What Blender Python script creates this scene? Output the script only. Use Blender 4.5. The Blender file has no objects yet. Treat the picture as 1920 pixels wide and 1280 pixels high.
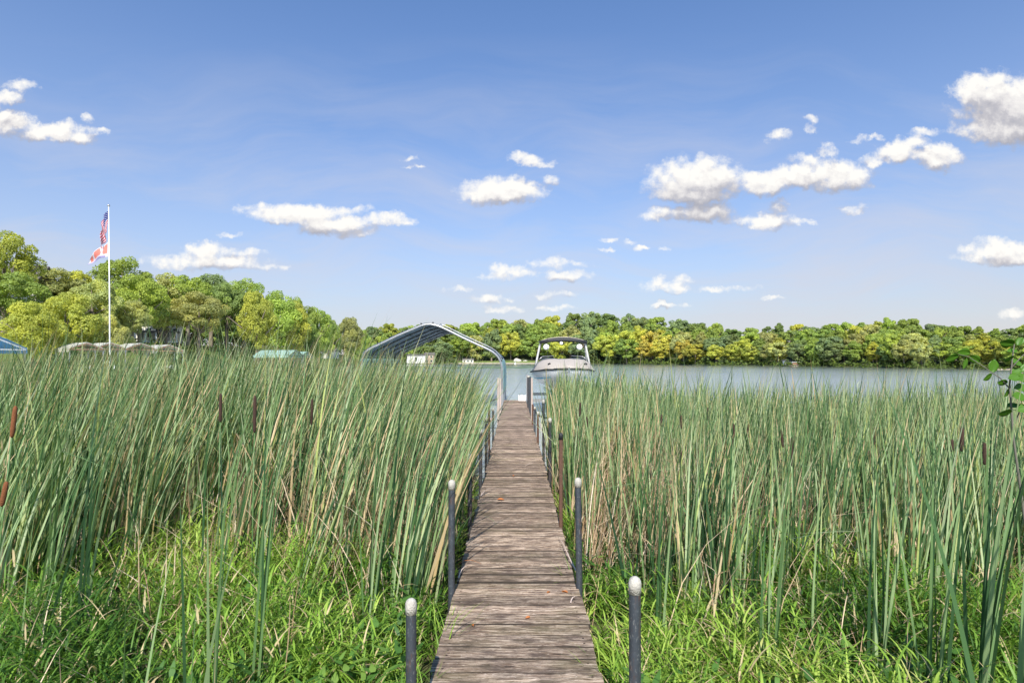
import bpy, math, random
import numpy as np
from mathutils import Vector, Matrix

random.seed(7)
rng = np.random.default_rng(11)
scene = bpy.context.scene
COL = scene.collection
R = math.radians

# ------------------------------------------------------------------ camera, sky, sun, exposure
F = 1100.0; CX = 965.0; HY = 675.0; EYE = 2.15
cd = bpy.data.cameras.new('camera'); cam = bpy.data.objects.new('camera', cd); COL.objects.link(cam)
cam.location = (0, 0, EYE); cam.rotation_euler = (R(90), 0, 0)
cd.sensor_width = 36; cd.lens = F / 1920 * 36
cd.shift_x = -5 / 1920; cd.shift_y = 35 / 1920
cd.clip_start = 0.05; cd.clip_end = 8000
scene.camera = cam

SUN_EL = 42.0
sd = bpy.data.lights.new('sun', 'SUN'); sun = bpy.data.objects.new('sun', sd); COL.objects.link(sun)
sd.energy = 4.2; sd.angle = R(0.6); sd.color = (1.0, 0.95, 0.86)
sun.rotation_euler = (R(90 - SUN_EL), 0, R(-2)); sun.location = (0, -20, 30)

scene.view_settings.view_transform = 'Standard'; scene.view_settings.look = 'None'
scene.view_settings.gamma = 1.0; scene.view_settings.exposure = 0.75
scene.view_settings.use_curve_mapping = False
scene.render.engine = 'CYCLES'
scene.cycles.max_bounces = 6; scene.cycles.diffuse_bounces = 3; scene.cycles.glossy_bounces = 3
scene.cycles.transmission_bounces = 3; scene.cycles.transparent_max_bounces = 6
scene.cycles.use_denoising = True
scene.cycles.sample_clamp_indirect = 6

class NT:
    """small wrapper that adds and links nodes"""
    def __init__(s, tree): s.t = tree; s.n = tree.nodes; s.l = tree.links
    def add(s, typ, **kw):
        n = s.n.new(typ)
        for k, v in kw.items(): setattr(n, k, v)
        return n
    def put(s, sock, v):
        if isinstance(v, bpy.types.NodeSocket): s.l.new(v, sock)
        elif v is not None: sock.default_value = v
    def m(s, op, a, b=None, c=None, clamp=False):
        n = s.add('ShaderNodeMath', operation=op); n.use_clamp = clamp
        for i, v in enumerate((a, b, c)): s.put(n.inputs[i], v)
        return n.outputs[0]
    def v(s, op, a, b=None, out=0):
        n = s.add('ShaderNodeVectorMath', operation=op)
        s.put(n.inputs[0], a); s.put(n.inputs[1], b)
        return n.outputs[out]
    def vs(s, a, k):
        n = s.add('ShaderNodeVectorMath', operation='SCALE'); s.put(n.inputs[0], a); s.put(n.inputs['Scale'], k)
        return n.outputs[0]
    def noise(s, vec, scale, detail=4, rough=.5, lac=2.0, dist=0.0, col=False):
        n = s.add('ShaderNodeTexNoise'); s.put(n.inputs['Vector'], vec)
        n.inputs['Scale'].default_value = scale; n.inputs['Detail'].default_value = detail
        n.inputs['Roughness'].default_value = rough; n.inputs['Lacunarity'].default_value = lac
        n.inputs['Distortion'].default_value = dist
        return n.outputs['Color' if col else 'Fac']
    def mr(s, v, a, b, c=0., d=1., smooth=False):
        n = s.add('ShaderNodeMapRange'); n.clamp = True
        if smooth: n.interpolation_type = 'SMOOTHSTEP'
        s.put(n.inputs[0], v)
        for i, q in enumerate((a, b, c, d)): s.put(n.inputs[i + 1], q)
        return n.outputs[0]
    def mix(s, f, a, b, blend='MIX'):
        n = s.add('ShaderNodeMix', data_type='RGBA', blend_type=blend)
        s.put(n.inputs[0], f); s.put(n.inputs[6], a); s.put(n.inputs[7], b)
        return n.outputs[2]
    def ramp(s, f, stops):
        n = s.add('ShaderNodeValToRGB'); e = n.color_ramp.elements
        while len(e) < len(stops): e.new(0.5)
        for i, (p, c) in enumerate(stops): e[i].position = p; e[i].color = (*c, 1)
        s.put(n.inputs[0], f)
        return n.outputs[0]
    def xyz(s, x, y, z):
        n = s.add('ShaderNodeCombineXYZ')
        for i, v in enumerate((x, y, z)): s.put(n.inputs[i], v)
        return n.outputs[0]

# clouds as (x, y, rx, ry) in the sky, in thousandths of slope round the view of the lake
CLOUDS = [
 (1915,205,120,62),(1850,170,66,38),(1885,245,95,32),
 (1762,296,46,24),(1740,246,30,8),(1682,284,38,22),(1706,266,36,14),(1722,292,24,12),(1652,292,30,12),(1645,300,34,13),
 (1308,338,92,44),(1305,366,80,22),(1320,400,58,20),(1240,403,42,13),(1350,413,52,9),
 (1432,345,52,24),(1500,332,60,26),(1570,328,66,32),(1606,346,34,12),(1550,279,20,10),(1510,297,34,12),
 (1462,255,22,11),(1518,226,14,8),(1518,243,12,8),(1608,259,16,6),(1645,256,12,5),
 (1438,416,54,16),(1457,392,18,15),(1502,420,20,6),(1602,397,28,9),
 (1880,468,78,20),(1880,484,94,14),(1860,450,32,12),
 (1255,538,52,13),(1240,525,16,11),(1284,525,19,11),(1365,540,52,6),(1256,574,38,5),(1898,588,30,11),(1445,556,20,4),
 (942,360,84,27),(912,346,48,14),(980,295,35,13),(1012,303,28,6),(1033,335,19,12),
 (560,399,104,20),(494,393,46,13),(622,420,78,20),(668,437,46,9),(650,392,54,9),(725,411,40,15),(770,414,17,8),
 (431,441,18,5),
 (395,492,110,15),(378,471,44,17),(446,472,50,9),(492,500,52,7),(330,498,48,8),
 (34,162,32,12),(8,186,28,16),(16,230,52,24),(70,250,42,17),(116,246,36,20),(150,251,32,16),(186,246,24,6),(163,226,11,7),
 (1044,490,46,10),(1062,514,54,11),(956,510,44,12),(926,520,38,7),(860,543,26,6),(1038,553,42,7),(916,562,42,8),(945,582,36,9),(1040,578,32,6),
 (1140,450,14,5),(1138,469,15,4),(1178,455,13,5),(1205,464,15,5),(1244,468,9,5),
 (766,298,15,4),(776,311,19,3),
]
world = bpy.data.worlds.new('World'); scene.world = world; world.use_nodes = True
def build_world():
    g = bpy.data.node_groups.new('cloud_field', 'ShaderNodeTree')
    g.interface.new_socket('P', in_out='INPUT', socket_type='NodeSocketVector')
    g.interface.new_socket('D', in_out='OUTPUT', socket_type='NodeSocketFloat')
    g.interface.new_socket('B', in_out='OUTPUT', socket_type='NodeSocketFloat')
    T = NT(g); gi = T.add('NodeGroupInput'); go = T.add('NodeGroupOutput')
    P = gi.outputs[0]
    w = T.noise(P, 14, 3, .6, col=True)
    w = T.vs(T.v('SUBTRACT', w, (.5, .5, .5)), .030)
    w2 = T.noise(P, 55, 4, .65, col=True)
    w2 = T.vs(T.v('SUBTRACT', w2, (.5, .5, .5)), .020)
    Q = T.v('MULTIPLY', T.v('ADD', T.v('ADD', P, w), w2), (1, 1, 0))
    cur = None
    for x, y, rx, ry in CLOUDS:
        d = T.v('SUBTRACT', Q, ((x - CX) / F, (HY - y) / F, 0))
        d = T.v('MULTIPLY', d, (F / rx, F / ry, 0))
        q = T.v('DOT_PRODUCT', d, d, out=1)
        k = min(1.0, max(.42, ry / 21))
        q = T.m('MULTIPLY_ADD', q, -.8 * k, .96 * k)
        cur = q if cur is None else T.m('SMOOTH_MAX', cur, q, .45)
    fld = T.m('MAXIMUM', cur, -3.0)
    f1 = T.noise(P, 34, 9, .62)
    f2 = T.add('ShaderNodeTexVoronoi', feature='SMOOTH_F1'); T.put(f2.inputs['Vector'], T.v('ADD', P, w2)); f2.inputs['Scale'].default_value = 62
    f2.inputs['Smoothness'].default_value = .4
    bil = T.m('SUBTRACT', .5, f2.outputs['Distance'])
    D = T.m('ADD', fld, T.m('MULTIPLY', T.m('SUBTRACT', f1, .5), 1.65))
    D = T.m('ADD', D, T.m('MULTIPLY', bil, .30))
    D = T.m('ADD', D, T.m('MULTIPLY', T.m('SUBTRACT', T.noise(T.v('MULTIPLY', P, (.7, 1, 1)), 105, 5, .6), .5), .55))
    T.l.new(D, go.inputs[0]); T.l.new(fld, go.inputs[1])
    t = world.node_tree; t.nodes.clear(); T = NT(t)
    out = T.add('ShaderNodeOutputWorld'); bg = T.add('ShaderNodeBackground'); t.links.new(bg.outputs[0], out.inputs[0])
    sky = T.add('ShaderNodeTexSky', sky_type='NISHITA'); sky.sun_disc = False
    sky.sun_elevation = R(SUN_EL); sky.sun_rotation = R(182); sky.air_density = 1.0; sky.dust_density = 1.0; sky.ozone_density = 1.6
    tc = T.add('ShaderNodeTexCoord'); sep = T.add('ShaderNodeSeparateXYZ'); t.links.new(tc.outputs['Generated'], sep.inputs[0])
    ay = T.m('MAXIMUM', T.m('ABSOLUTE', sep.outputs[1]), .06)
    u = T.m('DIVIDE', sep.outputs[0], ay); v = T.m('DIVIDE', sep.outputs[2], ay)
    P = T.xyz(u, v, 0)
    def fld(vec):
        n = T.add('ShaderNodeGroup'); n.node_tree = g; T.put(n.inputs[0], vec); return n.outputs[0], n.outputs[1]
    D0, B0 = fld(P); D1, B1 = fld(T.v('ADD', P, (-0.003, .012, 0))); _, B2 = fld(T.v('ADD', P, (-0.010, .036, 0)))
    alpha = T.mr(D0, -.14, .72, smooth=True)
    grad = T.m('ADD', T.m('SUBTRACT', D0, D1), T.m('MULTIPLY', T.m('MINIMUM', T.m('SUBTRACT', B0, B2), .8), 1.0))
    lit = T.mr(T.m('ADD', grad, T.m('MULTIPLY', D0, .04)), -.65, 1.05, smooth=False)
    ccol = T.ramp(lit, [(0.0, (3.3, 3.3, 3.7)), (.35, (4.4, 4.3, 4.55)), (.6, (6.2, 6.0, 5.95)), (1.0, (7.8, 7.6, 7.2))])
    # sky air: pale lavender toward the horizon
    el = T.m('MAXIMUM', sep.outputs[2], 0.0)
    hz = T.m('POWER', 2.718, T.m('MULTIPLY', el, -4.4))
    base = T.mix(T.m('MULTIPLY', hz, 1.0), T.mix(1.0, sky.outputs[0], (SKY_T[0], SKY_T[1], SKY_T[2], 1), 'MULTIPLY'), (*SKY_H, 1))
    # thin high veils
    wv = T.v('MULTIPLY', T.v('ADD', P, T.vs(T.noise(P, 2.5, 2, col=True), .25)), (1.6, 9.0, 1))
    veil = T.mr(T.noise(wv, 1.3, 6, .6), .42, .72)
    veil = T.m('MULTIPLY', veil, T.mr(v, .56, .20))
    base = T.mix(T.m('MULTIPLY', veil, .6), base, (5.2, 5.1, 5.5, 1))
    up = T.mr(sep.outputs[2], -.002, .004)
    colr = T.mix(T.m('MULTIPLY', T.m('MULTIPLY', alpha, up), .97), base, ccol)
    t.links.new(colr, bg.inputs[0]); bg.inputs[1].default_value = .08
SKY_T = (.46, .93, 1.38); SKY_H = (5.75, 5.3, 5.2)
build_world()

# ------------------------------------------------------------------ helpers
def link(o, parent=None):
    COL.objects.link(o)
    if parent is not None: o.parent = parent
    return o
def mesh_np(name, V, Fc, mats=(), attrs=None, smooth=False, midx=None, uv=None):
    """V (n,3) array, Fc list/array of equal sized faces"""
    me = bpy.data.meshes.new(name)
    V = np.asarray(V, np.float32); Fc = np.asarray(Fc, np.int32)
    k = Fc.shape[1]
    me.vertices.add(len(V)); me.vertices.foreach_set('co', V.ravel())
    me.loops.add(Fc.size); me.loops.foreach_set('vertex_index', Fc.ravel())
    me.polygons.add(len(Fc)); me.polygons.foreach_set('loop_start', np.arange(0, Fc.size, k, dtype=np.int32))
    me.polygons.foreach_set('loop_total', np.full(len(Fc), k, np.int32))
    if smooth: me.polygons.foreach_set('use_smooth', np.ones(len(Fc), bool))
    if midx is not None: me.polygons.foreach_set('material_index', np.asarray(midx, np.int32))
    for a, d in (attrs or {}).items():
        at = me.attributes.new(a, 'FLOAT', 'POINT'); at.data.foreach_set('value', np.asarray(d, np.float32))
    for m in mats: me.materials.append(m)
    me.update(); me.validate()
    return me
class MB:
    """collects simple solids into one mesh"""
    def __init__(s): s.v = []; s.f = []; s.mi = []
    def _add(s, vs, fs, m=0):
        b = len(s.v); s.v += [tuple(p) for p in vs]; s.f += [tuple(b + i for i in f) for f in fs]; s.mi += [m] * len(fs)
    def box(s, c, d, rz=0, m=0, mat=None):
        x, y, z = d[0] / 2, d[1] / 2, d[2] / 2
        M = mat or Matrix.Rotation(rz, 3, 'Z')
        vs = [Vector(c) + M @ Vector((i * x, j * y, k * z)) for i in (-1, 1) for j in (-1, 1) for k in (-1, 1)]
        s._add(vs, [(0, 1, 3, 2), (4, 6, 7, 5), (0, 4, 5, 1), (2, 3, 7, 6), (0, 2, 6, 4), (1, 5, 7, 3)], m); return s
    def tube(s, pts, r, n=8, m=0, caps=True):
        pts = [Vector(p) for p in pts]; rs = r if isinstance(r, (list, tuple)) else [r] * len(pts)
        vs = []; prev = None
        for i, p in enumerate(pts):
            t = (pts[min(i + 1, len(pts) - 1)] - pts[max(i - 1, 0)]).normalized()
            if prev is None: a = t.orthogonal().normalized()
            else:
                a = prev - t * prev.dot(t)
                a = a.normalized() if a.length > 1e-6 else t.orthogonal().normalized()
            prev = a; b = t.cross(a)
            vs += [p + (a * math.cos(2 * math.pi * k / n) + b * math.sin(2 * math.pi * k / n)) * rs[i] for k in range(n)]
        fs = [(i * n + k, i * n + (k + 1) % n, (i + 1) * n + (k + 1) % n, (i + 1) * n + k) for i in range(len(pts) - 1) for k in range(n)]
        if caps: fs += [tuple(range(n - 1, -1, -1)), tuple((len(pts) - 1) * n + k for k in range(n))]
        s._add(vs, fs, m); return s
    def lathe(s, c, prof, n=14, m=0, axis='Z'):
        vs = []
        for r_, z_ in prof:
            for k in range(n):
                a = 2 * math.pi * k / n; q = (r_ * math.cos(a), r_ * math.sin(a), z_)
                if axis == 'Y': q = (q[0], q[2], q[1])
                vs.append((c[0] + q[0], c[1] + q[1], c[2] + q[2]))
        fs = [(i * n + k, i * n + (k + 1) % n, (i + 1) * n + (k + 1) % n, (i + 1) * n + k) for i in range(len(prof) - 1) for k in range(n)]
        fs += [tuple(range(n - 1, -1, -1)), tuple((len(prof) - 1) * n + k for k in range(n))]
        s._add(vs, fs, m); return s
    def sheet(s, rows, thick=None, m=0):
        """rows of points -> quads; thick: vector offset giving a second layer and closed rim"""
        nr, nc = len(rows), len(rows[0]); vs = [Vector(p) for r in rows for p in r]
        fs = [(i * nc + j, i * nc + j + 1, (i + 1) * nc + j + 1, (i + 1) * nc + j) for i in range(nr - 1) for j in range(nc - 1)]
        if thick is not None:
            N = len(vs); T = Vector(thick); vs += [v + T for v in vs]
            fs += [tuple(N + k for k in reversed(f)) for f in fs[:]]
            rim = [j for j in range(nc)] + [i * nc + nc - 1 for i in range(1, nr)] + [(nr - 1) * nc + j for j in range(nc - 2, -1, -1)] + [i * nc for i in range(nr - 2, 0, -1)]
            for a, b in zip(rim, rim[1:] + rim[:1]): fs.append((b, a, N + a, N + b))
        s._add(vs, fs, m); return s
    def mesh(s, name, mats, smooth=False):
        me = bpy.data.meshes.new(name); me.from_pydata(s.v, [], s.f)
        for q in (mats if isinstance(mats, (list, tuple)) else [mats]): me.materials.append(q)
        me.polygons.foreach_set('material_index', s.mi)
        if smooth: me.polygons.foreach_set('use_smooth', [True] * len(s.f))
        me.update(); return me
    def build(s, name, mats, parent=None, smooth=False, label=None):
        o = link(bpy.data.objects.new(name, s.mesh(name, mats, smooth)), parent)
        if label: o['label'] = label
        return o
def sharp(o, ang=40):
    me = o.data
    try: me.set_sharp_from_angle(angle=R(ang))
    except Exception: pass
def thing(name, label, cat, loc=(0, 0, 0), rz=0, group=None):
    o = bpy.data.objects.new(name, None); o.empty_display_size = .2; link(o)
    o.location = loc; o.rotation_euler = (0, 0, rz)
    o['label'] = label; o['category'] = cat
    if group: o['group'] = group
    return o
def tag(o, label, cat, group=None):
    o['label'] = label; o['category'] = cat
    if group: o['group'] = group
    return o
def at(px, D, py=None):
    """a place D metres out, px across"""
    p = ((px - CX) * D / F, D)
    return p if py is None else Vector((p[0], p[1], EYE + (HY - py) * D / F))

# ------------------------------------------------------------------ materials
def newmat(name):
    m = bpy.data.materials.new(name); m.use_nodes = True; T = NT(m.node_tree)
    b = m.node_tree.nodes['Principled BSDF']; return m, T, b
def simple(name, col, rough=.6, metal=0., bump=0., bscale=30, var=.15, spec=None):
    m, T, b = newmat(name)
    geo = T.add('ShaderNodeTexCoord').outputs['Object']
    n = T.noise(geo, bscale * .3, 5, .6)
    c = T.mix(n, (*[k * (1 - var) for k in col], 1), (*[min(1, k * (1 + var)) for k in col], 1))
    T.l.new(c, b.inputs['Base Color']); b.inputs['Roughness'].default_value = rough; b.inputs['Metallic'].default_value = metal
    if spec is not None: b.inputs['Specular IOR Level'].default_value = spec
    if bump:
        bp = T.add('ShaderNodeBump'); bp.inputs['Strength'].default_value = bump; bp.inputs['Distance'].default_value = .01
        T.l.new(T.noise(geo, bscale, 4), bp.inputs['Height']); T.l.new(bp.outputs[0], b.inputs['Normal'])
    return m
def leafmat(name, stops, tip=None, trans=.35, rough=.45, spec=.4, use_obj=False, tipw=(.75, 1.0)):
    """leaf colour from the blade's own random value; tip: dry colour at the tip"""
    m, T, b = newmat(name)
    rn = T.add('ShaderNodeAttribute', attribute_name='rnd').outputs['Fac']
    if use_obj:
        oi = T.add('ShaderNodeObjectInfo')
        base = oi.outputs['Color']
        c = T.mix(1.0, base, T.ramp(rn, stops), 'MULTIPLY')
        pos = T.add('ShaderNodeTexCoord').outputs['Object']
        n = T.noise(T.v('ADD', pos, T.vs(oi.outputs['Location'], 1.0)), .35, 3, .6)
        c = T.mix(1.0, c, T.ramp(n, [(.3, (.84, .86, .9)), (.7, (1.3, 1.16, .8))]), 'MULTIPLY')
    else:
        c = T.ramp(rn, stops)
    if tip:
        tt = T.add('ShaderNodeAttribute', attribute_name='t').outputs['Fac']
        c = T.mix(T.m('MULTIPLY', T.mr(tt, *tipw), T.mr(rn, .3, .9)), c, (*tip, 1))
    T.l.new(c, b.inputs['Base Color']); b.inputs['Roughness'].default_value = rough
    b.inputs['Specular IOR Level'].default_value = spec
    tr = T.add('ShaderNodeBsdfTranslucent'); T.l.new(T.mix(1.0, c, (1.25, 1.2, .6, 1), 'MULTIPLY'), tr.inputs[0])
    mx = T.add('ShaderNodeMixShader'); mx.inputs[0].default_value = trans
    out = m.node_tree.nodes['Material Output']
    T.l.new(b.outputs[0], mx.inputs[1]); T.l.new(tr.outputs[0], mx.inputs[2]); T.l.new(mx.outputs[0], out.inputs[0])
    return m

M = {}
M['reed'] = leafmat('cattail_leaf', [(0, (.022, .06, .026)), (.18, (.055, .125, .045)), (.38, (.16, .265, .10)), (.56, (.31, .42, .20)), (.72, (.50, .58, .36)), (.86, (.45, .51, .17)), (.9, (.50, .36, .18)), (1, (.72, .56, .36))], tip=(.36, .27, .13), tipw=(.78, 1.02), trans=.28, rough=.5, spec=.28)
M['deadreed'] = leafmat('dead_reed_leaf', [(0, (.26, .16, .09)), (.35, (.50, .34, .21)), (.7, (.66, .50, .34)), (1, (.74, .63, .48))], trans=.2, rough=.7, spec=.2)
M['grass'] = leafmat('meadow_grass_leaf', [(0, (.04, .11, .015)), (.3, (.12, .25, .03)), (.6, (.27, .43, .055)), (.86, (.46, .58, .12)), (.93, (.52, .45, .2)), (1, (.64, .50, .30))], tip=(.5, .42, .2), tipw=(.85, 1.1), trans=.35, rough=.5, spec=.35)
M['weed'] = leafmat('broad_weed_leaf', [(0, (.05, .13, .025)), (.6, (.10, .22, .04)), (1, (.2, .32, .06))], trans=.35, rough=.5)
M['crown'] = leafmat('tree_leaf', [(0, (.7, .7, .7)), (.5, (1, 1, 1)), (1, (1.35, 1.3, 1.1))], trans=.42, rough=.6, spec=.2, use_obj=True)
M['bark'] = simple('bark', (.19, .15, .115), .9, bump=.5, bscale=8, var=.3)
M['spike'] = simple('cattail_spike_brown', (.05, .024, .016), .95, bump=.6, bscale=200, var=.35)
M['spike_o'] = simple('cattail_spike_orange', (.20, .070, .025), .95, bump=.6, bscale=200, var=.25)
M['stalk'] = simple('green_stalk', (.09, .17, .05), .5, var=.3)
M['steel'] = simple('galvanised_steel', (.065, .075, .09), .55, .45, bump=.15, bscale=60, var=.35)
def stain_pipe(m, amt, rust=(.16, .07, .035)):
    T = NT(m.node_tree); b = m.node_tree.nodes['Principled BSDF']; l = b.inputs['Base Color'].links[0]; src = l.from_socket
    p = T.add('ShaderNodeNewGeometry').outputs['Position']
    n = T.noise(T.v('MULTIPLY', p, (30, 30, 7)), 1.0, 5, .7)
    n2 = T.noise(T.v('MULTIPLY', p, (90, 90, 40)), 1.0, 4, .7)
    c = T.mix(T.mr(n, .55, .72, 0, amt), src, (*rust, 1)); c = T.mix(T.mr(n2, .56, .7, 0, .55), c, (.34, .34, .33, 1))
    T.l.new(c, b.inputs['Base Color'])
M['dark_steel'] = simple('dark_pipe', (.035, .037, .042), .6, .2, bump=.3, bscale=60, var=.4)
M['rust'] = simple('rusty_pipe', (.12, .062, .042), .9, .1, bump=.6, bscale=60, var=.5)
M['pvc'] = simple('weathered_cap', (.44, .41, .36), .7, bump=.6, bscale=120, var=.5)
stain_pipe(M['steel'], .8); stain_pipe(M['dark_steel'], .5); stain_pipe(M['pvc'], .55, (.20, .17, .12))
M['alu'] = simple('aluminium', (.46, .45, .46), .35, .75, var=.08)
M['towerm'] = simple('tower_paint', (.55, .53, .50), .4, .2)
M['black'] = simple('black_rubber', (.015, .016, .02), .6)
M['palewood'] = simple('pale_post_wood', (.50, .40, .35), .8, bump=.4, bscale=40, var=.2)
M['tan'] = simple('tan_canvas', (.43, .375, .325), .8, bump=.3, bscale=14, var=.06)
M['gel'] = simple('white_gelcoat', (.62, .62, .62), .2, var=.03)
M['gelblue'] = simple('blue_gelcoat', (.20, .42, .55), .2, var=.05)
M['white'] = simple('white_paint', (.78, .78, .77), .5, var=.05)
M['roofw'] = simple('beige_canopy_fabric', (.46, .44, .39), .8, var=.15, bscale=8)
M['roofblue'] = simple('blue_canopy_fabric', (.10, .28, .48), .7, var=.1, bscale=8)
M['roofgreen'] = simple('green_canopy_fabric', (.28, .42, .36), .7, var=.18, bscale=8)
M['glass'] = simple('window_glass', (.03, .04, .05), .12)
M['shingle'] = simple('roof_shingle', (.12, .105, .10), .9, bump=.4, bscale=10, var=.25)
M['brick'] = simple('reddish_brick', (.30, .17, .12), .9, var=.2)
M['rock'] = simple('shore_rock', (.45, .42, .38), .9, bump=.6, bscale=6, var=.3)
M['deadleaf'] = simple('dry_orange_leaf', (.38, .13, .035), .8, var=.3)
M['freshleaf'] = leafmat('shrub_leaf', [(0, (.10, .24, .02)), (.6, (.16, .33, .03)), (1, (.26, .42, .05))], trans=.45, rough=.4)
M['twig'] = simple('grey_twig', (.14, .13, .10), .8, var=.2)

def wood():
    m, T, b = newmat('weathered_plank')
    oi = T.add('ShaderNodeObjectInfo'); pos = T.add('ShaderNodeTexCoord').outputs['Object']
    off = T.xyz(T.m('MULTIPLY', oi.outputs['Random'], 37.), T.m('MULTIPLY', oi.outputs['Random'], 91.), 0)
    p = T.v('ADD', pos, off)
    gr = T.noise(T.v('MULTIPLY', p, (5, 55, 40)), 1.0, 6, .7, dist=.8)
    fine = T.noise(T.v('MULTIPLY', p, (7, 230, 100)), 1.0, 3, .6)
    wp = T.v('ADD', pos, oi.outputs['Location'])
    stain = T.noise(T.v('MULTIPLY', wp, (1.3, 2.1, 0)), 1.0, 5, .7)
    stain2 = T.noise(T.v('MULTIPLY', wp, (4.5, 14, 0)), 1.0, 5, .7)
    c = T.ramp(gr, [(.30, (.05, .032, .022)), (.42, (.17, .12, .085)), (.54, (.36, .285, .22)), (.72, (.64, .545, .455))])
    spk = T.noise(T.v('MULTIPLY', p, (40, 90, 60)), 1.0, 4, .7)
    c = T.mix(T.mr(fine, .50, .66), c, (.05, .034, .024, 1))
    c = T.mix(T.mr(spk, .56, .72), c, (.07, .05, .036, 1))
    c = T.mix(T.m('MULTIPLY', T.mr(spk, .40, .30), .6), c, (.72, .64, .54, 1))
    crk = T.noise(T.v('MULTIPLY', p, (1.6, 34, 30)), 1.0, 3, .5)
    crk = T.m('ABSOLUTE', T.m('SUBTRACT', crk, .5))
    c = T.mix(T.mr(crk, .016, .004), c, (.02, .014, .01, 1))
    sx = T.add('ShaderNodeSeparateXYZ'); T.l.new(pos, sx.inputs[0])
    dx = T.m('SUBTRACT', T.m('ABSOLUTE', sx.outputs[0]), .405); dy = T.m('SUBTRACT', T.m('ABSOLUTE', sx.outputs[1]), .032)
    nail = T.m('ADD', T.m('MULTIPLY', dx, dx), T.m('MULTIPLY', dy, dy))
    c = T.mix(T.mr(nail, .00006, .00003), c, (.03, .02, .018, 1))
    c = T.mix(T.m('MULTIPLY', T.mr(stain2, .46, .62), .88), c, (.075, .055, .045, 1))
    c = T.mix(T.m('MULTIPLY', T.mr(stain, .50, .68), .45), c, (.085, .08, .035, 1))
    c = T.mix(1.0, c, oi.outputs['Color'], 'MULTIPLY')
    T.l.new(c, b.inputs['Base Color']); b.inputs['Roughness'].default_value = .85; b.inputs['Specular IOR Level'].default_value = .25
    bp = T.add('ShaderNodeBump'); bp.inputs['Strength'].default_value = .8; bp.inputs['Distance'].default_value = .006
    T.l.new(T.m('ADD', gr, T.m('MULTIPLY', fine, .5)), bp.inputs['Height']); T.l.new(bp.outputs[0], b.inputs['Normal'])
    return m
M['wood'] = wood()
M['wood_edge_shade'] = simple('plank_gap_shade', (.045, .034, .026), .95, bump=.5, bscale=80, var=.5)  # plank sides coloured dark to paint shade into the gaps between boards
def water():
    m, T, b = newmat('lake_water')
    pos = T.add('ShaderNodeNewGeometry').outputs['Position']
    n1 = T.noise(T.v('MULTIPLY', pos, (.55, 1.5, 1)), 1.0, 4, .6)
    n2 = T.noise(T.v('MULTIPLY', pos, (2.4, 6.0, 1)), 1.0, 3, .6)
    n3 = T.noise(T.v('MULTIPLY', pos, (.02, .09, 1)), 1.0, 4, .6)
    h = T.m('ADD', n1, T.m('MULTIPLY', n2, .35))
    bp = T.add('ShaderNodeBump'); bp.inputs['Distance'].default_value = .13
    T.l.new(T.mr(n3, .3, .7, .25, .55), bp.inputs['Strength'])
    T.l.new(h, bp.inputs['Height']); T.l.new(bp.outputs[0], b.inputs['Normal'])
    T.l.new(T.mix(T.mr(n3, .4, .65), (.42, .49, .49, 1), (.53, .56, .56, 1)), b.inputs['Base Color'])  # diffuse kept pale: sky glare and glitter painted into the water colour
    b.inputs['Roughness'].default_value = .9; b.inputs['Specular IOR Level'].default_value = 0
    gl = T.add('ShaderNodeBsdfGlossy'); gl.inputs['Roughness'].default_value = .14; gl.inputs['Color'].default_value = (.97, .97, .97, 1)
    T.l.new(bp.outputs[0], gl.inputs['Normal'])
    fr = T.add('ShaderNodeFresnel'); fr.inputs['IOR'].default_value = 1.33
    mx = T.add('ShaderNodeMixShader'); T.l.new(fr.outputs[0], mx.inputs[0]); T.l.new(b.outputs[0], mx.inputs[1]); T.l.new(gl.outputs[0], mx.inputs[2])
    T.l.new(mx.outputs[0], m.node_tree.nodes['Material Output'].inputs[0])
    return m
M['water'] = water()
def soil(name, stops, sc):
    m, T, b = newmat(name)
    pos = T.add('ShaderNodeNewGeometry').outputs['Position']
    n = T.noise(pos, sc, 8, .65)
    T.l.new(T.ramp(n, stops), b.inputs['Base Color']); b.inputs['Roughness'].default_value = .95
    bp = T.add('ShaderNodeBump'); bp.inputs['Strength'].default_value = .6; bp.inputs['Distance'].default_value = .05
    T.l.new(n, bp.inputs['Height']); T.l.new(bp.outputs[0], b.inputs['Normal'])
    return m
M['soil'] = soil('marsh_soil', [(.3, (.025, .03, .012)), (.5, (.06, .075, .022)), (.7, (.13, .11, .05))], 2.5)
M['bank'] = soil('bank_grass', [(.3, (.09, .14, .03)), (.5, (.17, .23, .05)), (.7, (.27, .25, .09))], .35)
M['forest_floor'] = soil('forest_floor', [(.3, (.02, .035, .012)), (.5, (.05, .07, .02)), (.7, (.10, .09, .04))], .25)
M['beach'] = soil('beach_sand', [(.3, (.36, .30, .22)), (.7, (.52, .45, .36))], .8)

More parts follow.
